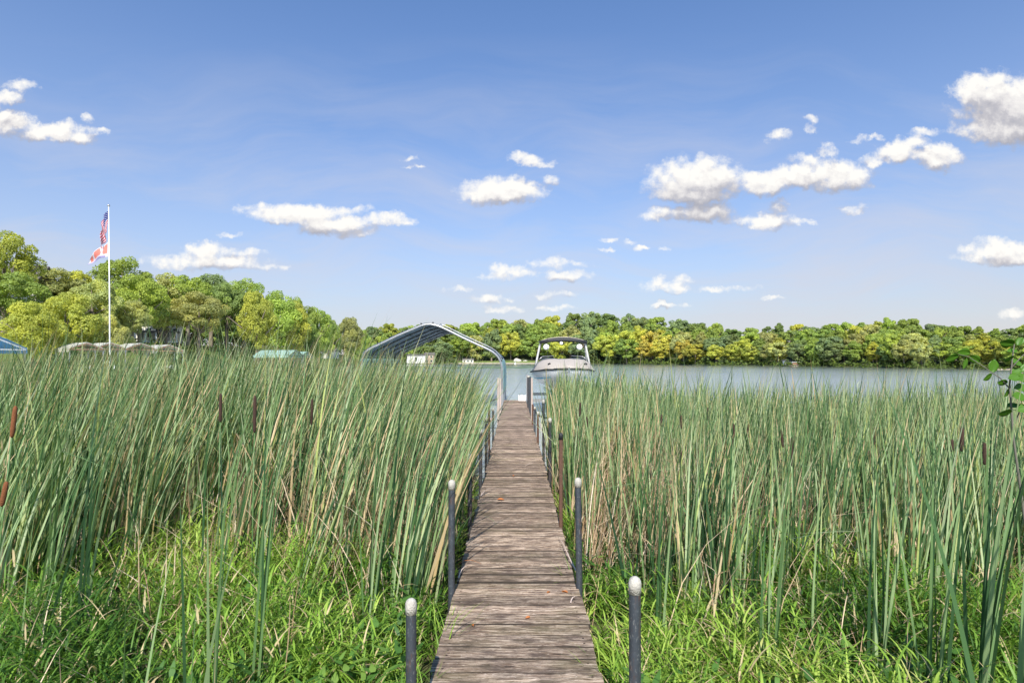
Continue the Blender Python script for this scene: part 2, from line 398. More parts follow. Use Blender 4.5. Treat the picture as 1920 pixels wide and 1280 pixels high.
# ------------------------------------------------------------------ land and water
SHORE = [(-900, 22), (-400, 30), (0, 44), (100, 52), (250, 66), (380, 88), (480, 115), (570, 150), (640, 205), (690, 290), (760, 330), (880, 350),
         (1000, 345), (1110, 318), (1300, 255), (1500, 190), (1700, 152), (1920, 125), (2400, 98), (3200, 80)]
SP = np.array(SHORE, float)
def shoreD(px): return float(np.interp(px, SP[:, 0], SP[:, 1]))
def hillk(px): return float(np.interp(px, [0, 350, 600, 700, 900, 1100, 1250, 1430, 1680, 1850, 1920], [0, 0, .0, .035, .040, .052, .040, .030, .046, .032, .032]))
def land_z(px, o):
    D = shoreD(px); lk = float(np.interp(px, [560, 690], [1, 0]))
    zl = float(np.interp(o, [-3, 0, 1.5, 6, 16, 30, 60, 400], [-.8, -.05, .5, 1.5, 3.6, 5.0, 5.6, 9]))
    q = o / D
    zf = float(np.interp(o, [-3, 0, 1.2, 6], [-.8, -.05, .35, .9])) + hillk(px) * D * (3 * min(1, max(0, (q - .02) / .2)) ** 2 - 2 * min(1, max(0, (q - .02) / .2)) ** 3)
    return zl * lk + zf * (1 - lk)
def land():
    pxs = np.concatenate([np.arange(-900, 640, 30), np.arange(640, 1960, 15), np.arange(1960, 3201, 60)])
    offs = [-3, 0, .8, 1.5, 3, 6, 10, 16, 23, 30, 40, 52, 66, 85, 110, 200, 700]
    V = []; 
    for px in pxs:
        D = shoreD(px); w = 1 + .012 * math.sin(px * .05) + .008 * math.sin(px * .13 + 1)
        for o in offs:
            r = D * (w if px > 640 else 1) + o; X, Y = at(px, r); V.append((X, Y, land_z(px, o) + (.25 * math.sin(X * .3) * math.sin(Y * .21) if o > 5 else 0)))
    n = len(offs); Fc = [(i * n + j, i * n + j + 1, (i + 1) * n + j + 1, (i + 1) * n + j) for i in range(len(pxs) - 1) for j in range(n - 1)]
    mi = []
    for i in range(len(pxs) - 1):
        for j in range(n - 1):
            px = pxs[i]; o = offs[j]
            if px < 620: mi.append(0 if o < 23 else 1)
            elif 820 < px < 1015: mi.append(2 if o < 3 else (0 if o < 16 else 1))
            elif px > 1860: mi.append(2 if o < 1.5 else 1)
            else: mi.append(1)
    Fc = [tuple(reversed(f)) for f in Fc]
    o = link(bpy.data.objects.new('far_bank_terrain', mesh_np('far_bank_terrain', V, Fc, [M['bank'], M['forest_floor'], M['beach']], smooth=True, midx=mi)))
    o['kind'] = 'structure'; o['label'] = 'wooded bank and hills ringing the lake'
land()
mb = MB(); mb.sheet([[(-3000, -60, 0), (3000, -60, 0)], [(-3000, 3000, 0), (3000, 3000, 0)]])
o = mb.build('lake_water', M['water']); o['kind'] = 'structure'; o['label'] = 'pale blue rippled lake'
if o.data.polygons[0].normal.z < 0: o.data.flip_normals()

def edge_y(x):
    """how far out the marsh ground reaches before open water"""
    if x < -1: return float(np.interp(-x, [1, 4, 9, 16, 24, 40], [9.5, 12, 15, 22, 32, 38]))
    return float(np.interp(x, [-1, 1, 4, 10, 20, 40], [9.5, 9.5, 10, 11, 12, 14]))
def gz(x, y):
    n = .05 * np.sin(x * 1.3 + 1) * np.sin(y * 1.1) + .03 * np.sin(x * 3.1) * np.cos(y * 2.7)
    return np.clip(.16 + n - np.maximum(0, y - 5) * .02, -.3, 2)
def marsh():
    xs = np.concatenate([np.arange(-70, -12, 2.0), np.arange(-12, 12, .4), np.arange(12, 60, 2.)]); tt = np.linspace(0, 1, 40)
    V = []
    for x in xs:
        ey = edge_y(x)
        for t in tt:
            y = -25 + (ey + 1.5 + 25) * t ** .6
            z = float(gz(x, y)) - max(0, (y - ey + .5)) * .35
            V.append((x, y, z))
    n = len(tt); Fc = [(i * n + j, (i + 1) * n + j, (i + 1) * n + j + 1, i * n + j + 1) for i in range(len(xs) - 1) for j in range(n - 1)]
    o = link(bpy.data.objects.new('marsh_ground', mesh_np('marsh_ground', V, Fc, [M['soil']], smooth=True)))
    o['kind'] = 'structure'; o['label'] = 'damp marsh ground under the cattails'
marsh()

# ------------------------------------------------------------------ blades
def blades(P, L, W, az, th0, bend, S=6, power=1.5, tipp=2.2, twist=0.6, r=None, kink=None):
    """ribbon leaves: P base points, L length, W width, az lean heading, th0 start tilt, bend extra tilt at tip"""
    N = len(P); t = np.linspace(0, 1, S + 1)
    tm = (t[:-1] + t[1:]) / 2
    th = th0[:, None] + bend[:, None] * tm[None] ** power
    if kink is not None: th = th + kink[:, 1:2] * (tm[None] > kink[:, 0:1])
    d = L[:, None] / S
    hx = np.concatenate([np.zeros((N, 1)), np.cumsum(np.sin(th) * d, 1)], 1)
    hz = np.concatenate([np.zeros((N, 1)), np.cumsum(np.cos(th) * d, 1)], 1)
    C = np.stack([P[:, 0:1] + hx * np.cos(az)[:, None], P[:, 1:2] + hx * np.sin(az)[:, None], P[:, 2:3] + hz], -1)
    ph = rng.uniform(0, 2 * np.pi, N)[:, None] + twist * t[None] * rng.uniform(-1, 1, N)[:, None]
    w = W[:, None] * .5 * (1 - t[None] ** tipp) * np.minimum(1, .55 + t[None] * 3)
    side = np.stack([np.cos(ph) * w, np.sin(ph) * w, .0 * w], -1)
    # bent-over leaves show their flat: turn width across the lean
    across = np.stack([-np.sin(az)[:, None] * w, np.cos(az)[:, None] * w, 0 * w], -1)
    k = np.clip((np.concatenate([th, th[:, -1:]], 1) - .35) / .6, 0, 1)[..., None]
    side = side * (1 - k) + across * k
    V = np.stack([C - side, C + side], 2)           # N,S+1,2,3
    V = V.reshape(-1, 3)
    base = (np.arange(N) * (S + 1) * 2)[:, None]; j = (np.arange(S) * 2)[None]
    Fc = np.stack([base + j, base + j + 1, base + j + 3, base + j + 2], -1).reshape(-1, 4)
    rr = rng.uniform(0, 1, N) if r is None else r
    A = {'rnd': np.repeat(rr, (S + 1) * 2), 't': np.tile(np.repeat(t, 2), N)}
    return V, Fc, A
def join(parts):
    Vs, Fs, A = [], [], {'rnd': [], 't': []}; b = 0
    for V, Fc, a in parts:
        Vs.append(V); Fs.append(Fc + b); b += len(V)
        for k in A: A[k].append(a[k])
    return np.concatenate(Vs), np.concatenate(Fs), {k: np.concatenate(v) for k, v in A.items()}
def stuff(name, label, parts, mats):
    V, Fc, A = join(parts)
    o = link(bpy.data.objects.new(name, mesh_np(name, V, Fc, mats, A, smooth=True)))
    o['kind'] = 'stuff'; o['label'] = label
    return o
def field(x, y, s, seed):
    return (np.sin(x * s + seed) * np.cos(y * s * 1.3 + seed * 2.1) + np.sin(x * s * 2.3 + y * s * 1.7 + seed * .7) * .6 + np.sin(y * s * 3.1 - x * s * 1.1 + seed) * .4) / 2
def near_edge(x, side):
    if side < 0: return 4.1 + .8 * np.sin(x * 1.7) + .4 * np.sin(x * 4.1 + 1) + np.where(-x < 1.4, .9, 0)
    return 4.5 + .6 * np.sin(x * 1.3 + 2) + .4 * np.sin(x * 3.7) - np.clip(x - 3, 0, 1.6)
def reed_bed(side):
    wind = R(0)                                          # leaning toward +x
    NP = 3900 if side < 0 else 3500
    # plants, denser near the eye
    u = rng.uniform(0, 1, NP * 3); D = 3.2 + 19 * u ** 1.15
    if side < 0: lim = 1.05
    else: lim = .95
    X = rng.uniform(0, 1, NP * 3) * D * lim + .5
    X = X * side
    back = np.array([float(np.interp(abs(x), *(([.5, 2, 5, 9, 14, 22], [17.5, 18, 18, 19, 22, 26]) if side < 0 else ([.5, 1.5, 3.2, 5, 9, 22], [21, 21, 17, 14.5, 13.5, 14])))) for x in X])
    ok = (np.abs(X) > (np.maximum(.66, .085 * D) if side < 0 else np.maximum(.62, .060 * D))) & (D < back) & (D > near_edge(X, side))
    gap = field(X, D, .9, 3 if side < 0 else 8)
    ok &= (gap > -.30) | (D > 9)
    ne = near_edge(X, side)
    ok &= rng.uniform(0, 1, len(X)) < np.clip(.10 + (D - ne) * .22, 0, 1) * np.where(D > 11, .75, 1)
    X, D = X[ok][:NP], D[ok][:NP]; n = len(X)
    parts = []; k = 8
    bx = np.repeat(X, k) + rng.normal(0, .035, n * k); by = np.repeat(D, k) + rng.normal(0, .035, n * k)
    P = np.stack([bx, by, np.maximum(gz(bx, by), -.1) - .03], -1)
    if side < 0:
        Lm = 2.42 + .16 * field(bx, by, .8, 5) - np.clip(2.6 - np.abs(bx), 0, 2) * .16; lean = .24; bendm = .50
    else:
        Lm = 1.66 + .24 * field(bx, by, 1.3, 2) + np.where((by > 14) & (bx < 3.8), .30, 0); lean = .06; bendm = .22
    L = Lm * (.45 + .68 * rng.beta(1.9, 1.8, n * k)) * np.where((rng.uniform(0, 1, n * k) < .07) & (by > 7.5), 1.14 if side < 0 else 1.24, 1.0)
    kx = rng.normal(0, .13, n * k) + lean; ky = rng.normal(0, .13, n * k)
    kx += np.repeat(rng.normal(0, .10, n), k); ky += np.repeat(rng.normal(0, .07, n), k)
    az = np.arctan2(ky, kx); th0 = np.hypot(kx, ky) * .55
    bend = bendm * rng.uniform(.3, 1.7, n * k) * np.where(np.cos(az) > 0, 1, .4)
    kink = np.stack([rng.uniform(.55, .9, n * k), np.where(rng.uniform(0, 1, n * k) < .11, rng.uniform(.5, 1.6, n * k), 0)], -1)
    Wd = rng.uniform(.011, .027, n * k) * np.clip(by / 8, .9, 1.9)
    r = np.clip(rng.beta(1.1, 1.3, n * k) * .9 + np.repeat(rng.normal(0, .08, n), k), 0, .86)
    dry = rng.uniform(0, 1, n * k) < (.11 if side < 0 else .08); r[dry] = rng.uniform(.9, 1, dry.sum())
    parts.append(blades(P, L, Wd, az, th0, bend, S=8, power=2.0, kink=kink, twist=1.2, r=r))
    stuff('cattail_reeds', 'dense bed of tall green cattail leaves ' + ('blown over by wind, beside the dock toward the flag pole' if side < 0 else 'standing upright, beside the dock below the moored boat'), parts, [M['reed']])
    # dead leaves low in the bed
    nd = 12500
    i = rng.integers(0, n, nd); bx = X[i] + rng.normal(0, .2, nd); by = D[i] + rng.normal(0, .25, nd)
    ne2 = 6200 if side > 0 else 3800
    bx = np.concatenate([bx, side * (.6 + np.abs(rng.normal(0, 1.3, ne2)))]); by = np.concatenate([by, rng.uniform(4.9, 10.5, ne2)]); nd += ne2
    inner = (np.abs(bx) > .56); bx, by = bx[inner], by[inner]; nd = len(bx)
    P = np.stack([bx, by, gz(bx, by)], -1)
    near_dock = np.exp(-np.abs(np.abs(bx) - 1.2) / 1.6)
    L = rng.uniform(.4, 1.45, nd) * (.85 + .3 * near_dock)
    az = np.where(np.abs(bx) < 1.2, (0 if side > 0 else np.pi) + rng.normal(0, .8, nd), rng.uniform(-np.pi, np.pi, nd)); th0 = np.abs(rng.normal(.12, .22, nd)); bend = rng.uniform(0, 1.3, nd)
    kink = np.stack([rng.uniform(.3, .85, nd), np.where(rng.uniform(0, 1, nd) < .4, rng.uniform(.6, 1.9, nd), 0)], -1)
    stuff('dead_reed_leaves', 'tan dried reed leaves tangled low ' + ('in the flag pole side bed' if side < 0 else 'in the boat side bed'),
          [blades(P, L, rng.uniform(.005, .012, nd), az, th0, bend, S=5, kink=kink)], [M['deadreed']])
reed_bed(-1); reed_bed(1)

def meadow(side):
    n = 14000
    D = 1.1 + 9.4 * rng.uniform(0, 1, n * 3) ** 1.35
    X = side * (.56 + rng.uniform(0, 1, n * 3) * (D * 1.0 + .6))
    hgt = .38 + .24 * field(X, D, 1.9, 4) + .15 * field(X, D, 5.5, 1)
    ok = rng.uniform(0, 1, len(X)) < np.clip(1.35 - (D - 3.0) * .11, .2, 1) * np.clip(.75 + 1.3 * field(X, D, 3.3, 21), .12, 1)
    X, D, hgt = X[ok][:n], D[ok][:n], hgt[ok][:n]; n = len(X)
    hgt = hgt * rng.uniform(.6, 1.25, n) * np.clip(.35 + (np.abs(X) - .5) * 1.3, .35, 1)
    saz = rng.uniform(-np.pi, np.pi, n); st = np.abs(rng.normal(0, .28, n))
    base = np.stack([X, D, gz(X, D)], -1)
    parts = []
    tint = np.clip(.42 + .42 * field(X, D, 1.1, 7) + rng.normal(0, .12, n), .02, .88)
    # stems
    parts.append(blades(base, hgt * 1.15, np.full(n, .004), saz, st, st * .6, S=3, r=tint * .8))
    for j in range(6):
        f = .22 + .14 * j
        hh = hgt * f * 1.1
        P = base + np.stack([np.sin(st) * hh * np.cos(saz), np.sin(st) * hh * np.sin(saz), np.cos(st) * hh], -1)
        L = rng.uniform(.12, .30, n) * (1.1 - .3 * f)
        az = rng.uniform(-np.pi, np.pi, n)
        r = np.clip(tint + rng.normal(0, .1, n), 0, .9); dry = rng.uniform(0, 1, n) < .10; r[dry] = .98
        parts.append(blades(P, L, rng.uniform(.008, .016, n), az, rng.uniform(.3, .9, n), rng.uniform(.3, 1.7, n), S=4, power=1.2, r=r))
    stuff('meadow_grass', 'bright green leafy marsh grass ' + ('beside the dock below the flag pole reeds' if side < 0 else 'beside the dock below the boat side reeds'), parts, [M['grass']])
    n = 1500
    D = 2.0 + 6 * rng.uniform(0, 1, n); X = side * (1.15 + rng.uniform(0, 1, n) * (D + .4)); P = np.stack([X, D, gz(X, D) + rng.uniform(0, .35, n)], -1)
    stuff('dead_straw', 'dry straw and broken stalks in the grass ' + ('on the flag pole side' if side < 0 else 'on the boat side'),
          [blades(P, rng.uniform(.15, .6, n), rng.uniform(.004, .010, n), rng.uniform(-np.pi, np.pi, n), np.abs(rng.normal(.9, .5, n)), rng.uniform(-.2, .8, n), S=4)], [M['deadreed']])
    n = 8000
    D = 1.3 + 5 * rng.uniform(0, 1, n) ** 1.2; X = side * (.6 + rng.uniform(0, 1, n) * D * .95)
    k = field(X, D, 1.9, 12) > -.1; X, D = X[k], D[k]; n = len(X)
    P = np.stack([X, D, gz(X, D) + rng.uniform(.02, .38, n)], -1)
    stuff('broadleaf_weeds', 'low broad-leaved weeds among the grass ' + ('on the flag pole side' if side < 0 else 'on the boat side'),
          [blades(P, rng.uniform(.05, .11, n), rng.uniform(.03, .055, n), rng.uniform(-np.pi, np.pi, n), rng.uniform(.7, 1.3, n), rng.uniform(0, .7, n), S=4, tipp=1.6)], [M['weed']])
meadow(-1); meadow(1)

# ------------------------------------------------------------------ dock
DZ = .45
dock = thing('dock', 'long narrow weathered wooden plank dock running out to the lake between cattails', 'dock')
def plank_mesh(seed):
    rn = random.Random(seed); L = .92; n = 7; vs = []
    a0 = rn.uniform(-.013, .010); a1 = rn.uniform(-.010, .013)
    for i in range(n):
        x = -L / 2 + L * i / (n - 1); j0 = rn.uniform(-.0035, .0035); j1 = rn.uniform(-.0035, .0035)
        if i == 0: x += a0
        if i == n - 1: x += a1
        zz = rn.uniform(-.0015, .0015)
        vs += [(x, -.067 + j0, -.019), (x, .067 + j1, -.019), (x, .067 + j1, .019 + zz), (x, -.067 + j0, .019 + zz - .001)]
    fs = [(i * 4 + k, i * 4 + (k + 1) % 4, (i + 1) * 4 + (k + 1) % 4, (i + 1) * 4 + k) for i in range(n - 1) for k in range(4)]
    fs = [tuple(reversed(f)) for f in fs] + [(0, 1, 2, 3), tuple(reversed([(n - 1) * 4 + k for k in range(4)]))]
    me = bpy.data.meshes.new('plank'); me.from_pydata(vs, [], fs); me.materials.append(M['wood']); me.materials.append(M['wood_edge_shade']); me.update(); me.flip_normals()
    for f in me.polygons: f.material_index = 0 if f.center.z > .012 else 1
    me.update(); return me
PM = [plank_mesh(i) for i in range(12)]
y = 1.2; i = 0; joints = [4.41, 8.7, 13.0, 17.3, 21.6]
sec_off = 0
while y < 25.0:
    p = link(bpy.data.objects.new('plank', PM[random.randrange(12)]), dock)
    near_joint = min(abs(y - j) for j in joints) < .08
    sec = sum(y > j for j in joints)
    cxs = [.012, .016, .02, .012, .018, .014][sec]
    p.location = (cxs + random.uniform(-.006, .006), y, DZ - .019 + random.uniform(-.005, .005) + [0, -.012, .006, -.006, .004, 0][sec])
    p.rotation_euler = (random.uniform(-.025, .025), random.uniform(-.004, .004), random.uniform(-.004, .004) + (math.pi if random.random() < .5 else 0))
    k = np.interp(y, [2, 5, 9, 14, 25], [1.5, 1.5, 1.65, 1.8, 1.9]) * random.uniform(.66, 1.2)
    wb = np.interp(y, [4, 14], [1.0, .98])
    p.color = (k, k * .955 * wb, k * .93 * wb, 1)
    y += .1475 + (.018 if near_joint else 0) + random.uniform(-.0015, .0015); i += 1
for s in (-1, 1):
    prev = 1.1
    for q, j in enumerate(joints + [25.05]):
        mb = MB(); mb.box((.015 + s * .405 , (prev + j) / 2, DZ - .038 - .075), (.038, j - prev - .02, .14))
        mb.build('side_beam', M['wood'], dock); prev = j
for j in joints + [2.6]:
    MB().box((.015, j + .06, DZ - .13), (.76, .05, .1)).build('cross_beam', M['wood'], dock)
def post(px, D, topy, kind, X=None, cap=True, lean=0, r=.0245, bot=-.5, label=None):
    x = (px - CX) * D / F if X is None else X
    zt = EYE + (HY - topy) * D / F
    mat = {'steel': M['steel'], 'dark': M['dark_steel'], 'rust': M['rust'], 'wood': M['palewood']}[kind]
    mb = MB()
    h = zt - bot
    mb.tube([(x - lean * h, D, bot), (x - lean * (h * .5), D, bot + h * .5), (x, D, zt - (.05 if cap else 0))], r, 12)
    o = mb.build('post', mat, dock, smooth=True); sharp(o)
    if label: o['label'] = label
    if cap:
        mb = MB(); q = r + .0025
        mb.lathe((x, D, zt - .07), [(q, 0), (q, .042), (q * .93, .052), (q * .75, .062), (q * .4, .069), (.003, .071)], 12)
        c = mb.build('cap', M['pvc'] if cap is True else M['black'], o, smooth=True)
    # bracket holding the post
    MB().box((x * .93, D, DZ - .11), (.10, .11, .09)).build('bracket', M['dark_steel'], o)
post(771, 2.69, 1121, 'steel', X=-.475, label='grey pipe post with white cap, closest on the reed-leaning side')
post(1190, 2.44, 1080, 'steel', X=.50, label='grey pipe post with white cap, closest to the camera')
post(847, 4.28, 899, 'steel', lean=.004)
post(881, 6.03, 850, 'dark')
post(901, 8.03, 803, 'dark')
post(911.5, 9.6, 781, 'dark')
post(917, 11.5, 760, 'rust', cap=False, label='rusty thin post without cap')
post(924.5, 13, 765, 'steel')
post(934, 17.5, 708, 'wood', cap=False, r=.032, label='tall pale post beside the boat canopy')
post(938, 19.5, 709, 'wood', cap=False, r=.032, label='tall pale post against the canopy leg')
post(1082, 4.40, 895, 'steel', X=.475, lean=-.012)
post(1049.5, 6.03, 811, 'rust', X=.475, cap='black', r=.02, label='rusty post with black knob on top')
post(1031, 8.3, 783, 'dark', X=.50)
post(1017.5, 10.8, 749, 'dark', X=.53)
post(1006.5, 12.0, 771, 'rust', X=.475, label='short rusty post with white cap')
post(1002, 14.0, 762, 'steel', X=.48)
post(998, 15.5, 758, 'rust', X=.475, cap=False)
post(996.5, 17.0, 708, 'wood', X=.50, cap=False, r=.028, label='tall pale post near the dock end')
post(990.5, 21.0, 704, 'dark', X=.50, cap=True, r=.055, label='thick dark padded bumper post with white top')
post(993.5, 19.0, 706, 'steel', X=.50, cap=False, r=.032)

# side catwalk in the reeds
cw = thing('catwalk', 'narrow tan plank catwalk branching off the dock into the reeds', 'catwalk')
for k in range(2):
    MB().box((-1.35, 18.2 + k * .2, .32), (1.5, .17, .04)).build('plank', M['palewood'], cw)
MB().box((-1.9, 18.3, .0), (.08, .3, .6)).build('leg', M['palewood'], cw)
tag(MB().tube([(-1.75, 18, .62), (-1.3, 18.8, .60), (-.9, 20, .72), (-.6, 21, .78)], .018, 6).build('mooring_line', M['black'], smooth=True), 'dark mooring line slung from the reeds to the dock end', 'rope')
tag(MB().tube([(.55, 20.5, .9), (.62, 19.5, .55), (.75, 18.5, .40), (.95, 18, .38), (1.1, 18, .42)], .03, 8).build('hose', M['black'], smooth=True), 'black curved hose hanging beside the dock', 'hose')
st = thing('dock_box', 'small white box at the far end of the dock', 'box', (.31, 24.7, DZ))
MB().box((0, 0, .10), (.30, .3, .2)).build('body', M['white'], st); MB().box((0, 0, .215), (.33, .33, .03)).build('lid', M['white'], st)
for s in (-.1, .08): MB().lathe((s, 0, .23), [(.02, 0), (.02, .03), (.005, .04)], 8).build('knob', M['black'], st)

# litter on the planks
def leaf_outline(L, W, n=6):
    pts = []
    for i in range(n + 1): t = i / n; pts.append((t * L, W * .5 * math.sin(math.pi * t ** .8), t))
    return pts
def flat_leaf(L, W, curl=.3, seed=0):
    rn = random.Random(seed); rows = []
    for x, w, t in leaf_outline(L, W): rows.append([(x, -w, curl * w + .01 * t), (x, 0, 0 + .2 * L * t * t * curl), (x, w, curl * w + .015 * t)])
    mb = MB(); mb.sheet(rows, thick=(0, 0, .0008)); return mb
for n_, (px, py, lab) in enumerate([(932, 937, 'curled orange dead leaf lying on the planks, largest'), (962, 893, 'small orange dead leaf farther out on the planks'),
                        (1065, 1112, 'orange dead leaf at the plank edge past the joint'), (1032, 1110, 'small brown leaf beside the wide plank joint'), (885, 1172, 'pale leaf scrap beside the grass tuft on the planks'), (985, 1160, 'dark leaf scrap on the near planks')]):
    D = (EYE - DZ) * F / (py - HY); X, Y = at(px, D)
    mb = flat_leaf([.085, .05, .05, .035, .03, .03][n_], [.05, .03, .03, .02, .02, .02][n_], .5, n_)
    o = mb.build('fallen_leaf', M['deadleaf']); o.location = (X, Y, DZ + .006); o.rotation_euler = (.1, .15, n_ * 1.3)
    tag(o, lab, 'leaf', 'leaves fallen on the dock')
def lying(px, py, px2, py2, lab, mat, h=.03, w=.012):
    D1 = (EYE - DZ) * F / (py - HY); D2 = (EYE - DZ) * F / (py2 - HY)
    a = Vector((*at(px, D1), DZ + .01)); b = Vector((*at(px2, D2), DZ + .012)); d = b - a; s = Vector((-d.y, d.x, 0)).normalized() * w / 2
    rows = []
    for i in range(7):
        t = i / 6; c = a.lerp(b, t) + Vector((0, 0, h * math.sin(math.pi * t))) + s * 2 * math.sin(t * 5); k = 1 - t * .8
        rows.append([c - s * k, c + s * k])
    mb = MB(); mb.sheet(rows, thick=(0, 0, .001)); o = mb.build('dead_blade', mat); tag(o, lab, 'reed leaf', 'dead reed blades lying on the dock')
lying(858, 1060, 902, 1058, 'tan dead reed blade across the near plank edge', M['deadleaf'])
lying(860, 1085, 884, 1060, 'pale dead reed blade bent over the plank edge', M['palewood'])
lying(908, 970, 934, 986, 'thin green stalk lying on the planks', M['stalk'], .02, .008)
lying(902, 930, 927, 916, 'pale reed blade by the dark post on the planks', M['palewood'])
lying(985, 874, 1012, 872, 'tan reed blade on the planks past the rusty post', M['palewood'])
lying(1082, 1075, 1045, 1010, 'dry reed blade along the boat side edge of the planks', M['palewood'], .04)
lying(1070, 1132, 1088, 1126, 'short pale blade near the wide plank joint', M['palewood'])
lying(916, 834, 912, 868, 'thin reed blade across the planks far out', M['palewood'])

# grass tuft growing over the plank edge
def tuft(X, D, n, h, lab, z=.2):
    P = np.tile(np.array([[X, D, z]]), (n, 1)) + rng.normal(0, .03, (n, 3)) * [1, 1, 0]
    V, Fc, A = blades(P, rng.uniform(.6, 1.1, n) * h, rng.uniform(.006, .012, n), rng.uniform(-np.pi, np.pi, n), rng.uniform(.05, .4, n), rng.uniform(.4, 1.6, n), S=6, r=rng.uniform(.2, .8, n))
    o = link(bpy.data.objects.new('grass_tuft', mesh_np('grass_tuft', V, Fc, [M['grass']], A, smooth=True))); tag(o, lab, 'grass tuft', 'grass tufts leaning over the dock')
tuft(-.46, 3.65, 40, .50, 'green grass tuft leaning over the dock edge by the near capped post')
tuft(.52, 3.3, 30, .42, 'green grass tuft at the dock edge past the nearest boat side post')
tuft(-.5, 3.1, 40, .40, 'low grass tuft at the dock edge beside the closest post')
tuft(.52, 2.3, 36, .42, 'grass tuft under the closest boat side post')
tuft(.50, 4.7, 30, .40, 'grass tuft around the foot of the leaning grey post')

# ------------------------------------------------------------------ cattails with brown spikes, singled out
def cattail(px, py, D, hpx, lab, orange=False, tilt=0.0):
    top = at(px, D, py - hpx / 2); bot = at(px, D, py + hpx / 2)
    h = (top - bot).length; X, Y = at(px, D); g = float(gz(X, Y))
    bx = X - tilt * (bot.z - g) * .8
    root = thing('cattail', lab, 'cattail', (bx, Y, g), 0, 'cattails with ripe brown spikes')
    def loc(p): return (p[0] - bx, p[1] - Y, p[2] - g)
    mid = Vector(((bx + bot.x) / 2 - tilt * .1, Y, (g + bot.z) / 2))
    MB().tube([loc((bx, Y, g)), loc(mid), loc(bot)], [.006, .005, .0035], 6).build('stalk', M['stalk'], root, smooth=True)
    ax = Vector((tilt, 0, 1)).normalized(); r0 = .0125
    pr = [(0, .35), (.06, .85), (.3, 1), (.7, 1), (.93, .85), (1, .3)]
    MB().tube([loc(Vector(bot) + ax * h * a) for a, _ in pr], [r0 * b for _, b in pr], 9).build('spike', M['spike_o'] if orange else M['spike'], root, smooth=True)
    e = Vector(bot) + ax * h
    MB().tube([loc(e), loc(e + ax * h * .45)], [.003, .001], 5).build('tip', M['stalk'], root)
    for q in range(5):
        V, Fc, A = blades(np.array([[0, 0, 0.]]), np.array([random.uniform(1.5, 2.1)]), np.array([.015]), np.array([random.uniform(-1, 1) if px < CX else random.uniform(-3, 3)]),
                          np.array([random.uniform(.02, .14)]), np.array([random.uniform(.1, .6) * (1.4 if px < CX else .6)]), S=8, power=2, r=np.array([random.uniform(.1, .7)]))
        link(bpy.data.objects.new('leaf', mesh_np('leaf', V, Fc, [M['reed']], A, smooth=True)), root)
for a in [(22, 790, 3.3, 60, 'cattail with a thick orange-brown spike, farthest toward the blue canopy', True, .12),
          (3, 925, 3.0, 48, 'cattail with an orange spike low at the very edge of the view', True, .2),
          (413, 764, 4.6, 54, 'cattail with a slim dark spike among blown reeds below the house', False, .02),
          (477, 776, 4.2, 70, 'cattail with the longest dark spike, below the green canopy', False, .02),
          (584, 772, 5.4, 50, 'cattail with a thin dark spike half hidden in blown reeds', False, .03),
          (343, 748, 7.5, 22, 'cattail with a short brown spike far in the blown reeds', False, .05),
          (1087, 767, 6.8, 26, 'cattail with a brown spike directly below the boat bow', False, .05),
          (1101, 791, 7.2, 20, 'cattail with a short spike just below and beyond the bow one', False, -.05),
          (1157, 814, 6.6, 30, 'cattail with a leaning reddish spike, nearest the tan dead leaves', True, .1),
          (1240, 788, 6.6, 24, 'cattail with a small spike below the orange trees', False, .02),
          (1277, 791, 6.8, 26, 'cattail with a small dark spike right of the leaning one', False, .03),
          (1327, 775, 7.4, 24, 'cattail with a short spike, highest of the middle group', False, 0),
          (1276, 855, 5.2, 26, 'cattail with a low dark spike under the middle group', False, .02),
          (1376, 807, 6.2, 26, 'cattail with a thin spike in the middle of the boat side bed', False, -.03),
          (1403, 807, 6.2, 26, 'cattail with a thin spike paired closely with its neighbour', False, .03),
          (1372, 829, 5.6, 28, 'cattail with a spike just under the close pair', False, .04),
          (1468, 821, 5.4, 34, 'cattail with a slanting dark spike beside the longest one', False, -.12),
          (1486, 847, 4.4, 56, 'cattail with the longest spike in the boat side bed', False, -.02),
          (1545, 875, 5.4, 28, 'cattail with a low spike past the longest one', False, -.03),
          (1638, 817, 5.6, 34, 'cattail with a bent spike in the thick of the bed', False, .1),
          (1631, 857, 5.6, 26, 'cattail with a low spike under the bent one', False, -.1),
          (1192, 805, 7.0, 22, 'cattail with a tiny spike over the tan dead leaves', False, 0),
          (1785, 835, 4.8, 24, 'cattail with a small spike beside the two thick ones', False, 0),
          (1803, 823, 4.2, 46, 'cattail with a thick dark spike, taller of the two by the shrub', False, .02),
          (1846, 850, 4.2, 42, 'cattail with a thick dark spike, lower of the two by the shrub', False, -.01)]:
    px, py, D, h, lab, orr, tl = a
    cattail(px, py, D, h, lab, orr, tl)

# tall near plants seen singly
def near_plant(X, D, n, L, lean, lab, w=.016, spread=.1, rr=(.05, .6)):
    root = thing('reed_plant', lab, 'reed', (X, D, float(gz(X, D))), 0, 'single reed plants standing in front of the beds')
    for q in range(n):
        V, Fc, A = blades(np.array([[rng.normal(0, .02), rng.normal(0, .02), 0]]), np.array([L * rng.uniform(.75, 1.05)]), np.array([w * rng.uniform(.8, 1.2)]),
                          np.array([rng.normal(0, .9)]), np.array([abs(rng.normal(lean * .4, spread * .6))]), np.array([rng.uniform(.3, 1.4) * lean]), S=9, power=2, r=np.array([rng.uniform(*rr)]))
        link(bpy.data.objects.new('leaf', mesh_np('leaf', V, Fc, [M['reed']], A, smooth=True)), root)
near_plant(*at(225, 2.3), 2, 1.5, .1, 'thick dark green stalk standing alone in the near grass', w=.02)
near_plant(*at(345, 2.7), 3, 1.6, .15, 'pair of tall blades rising from grass beside the lone stalk')
near_plant(*at(400, 2.9), 3, 1.7, .12, 'slender reed blades in front of the blown bed')
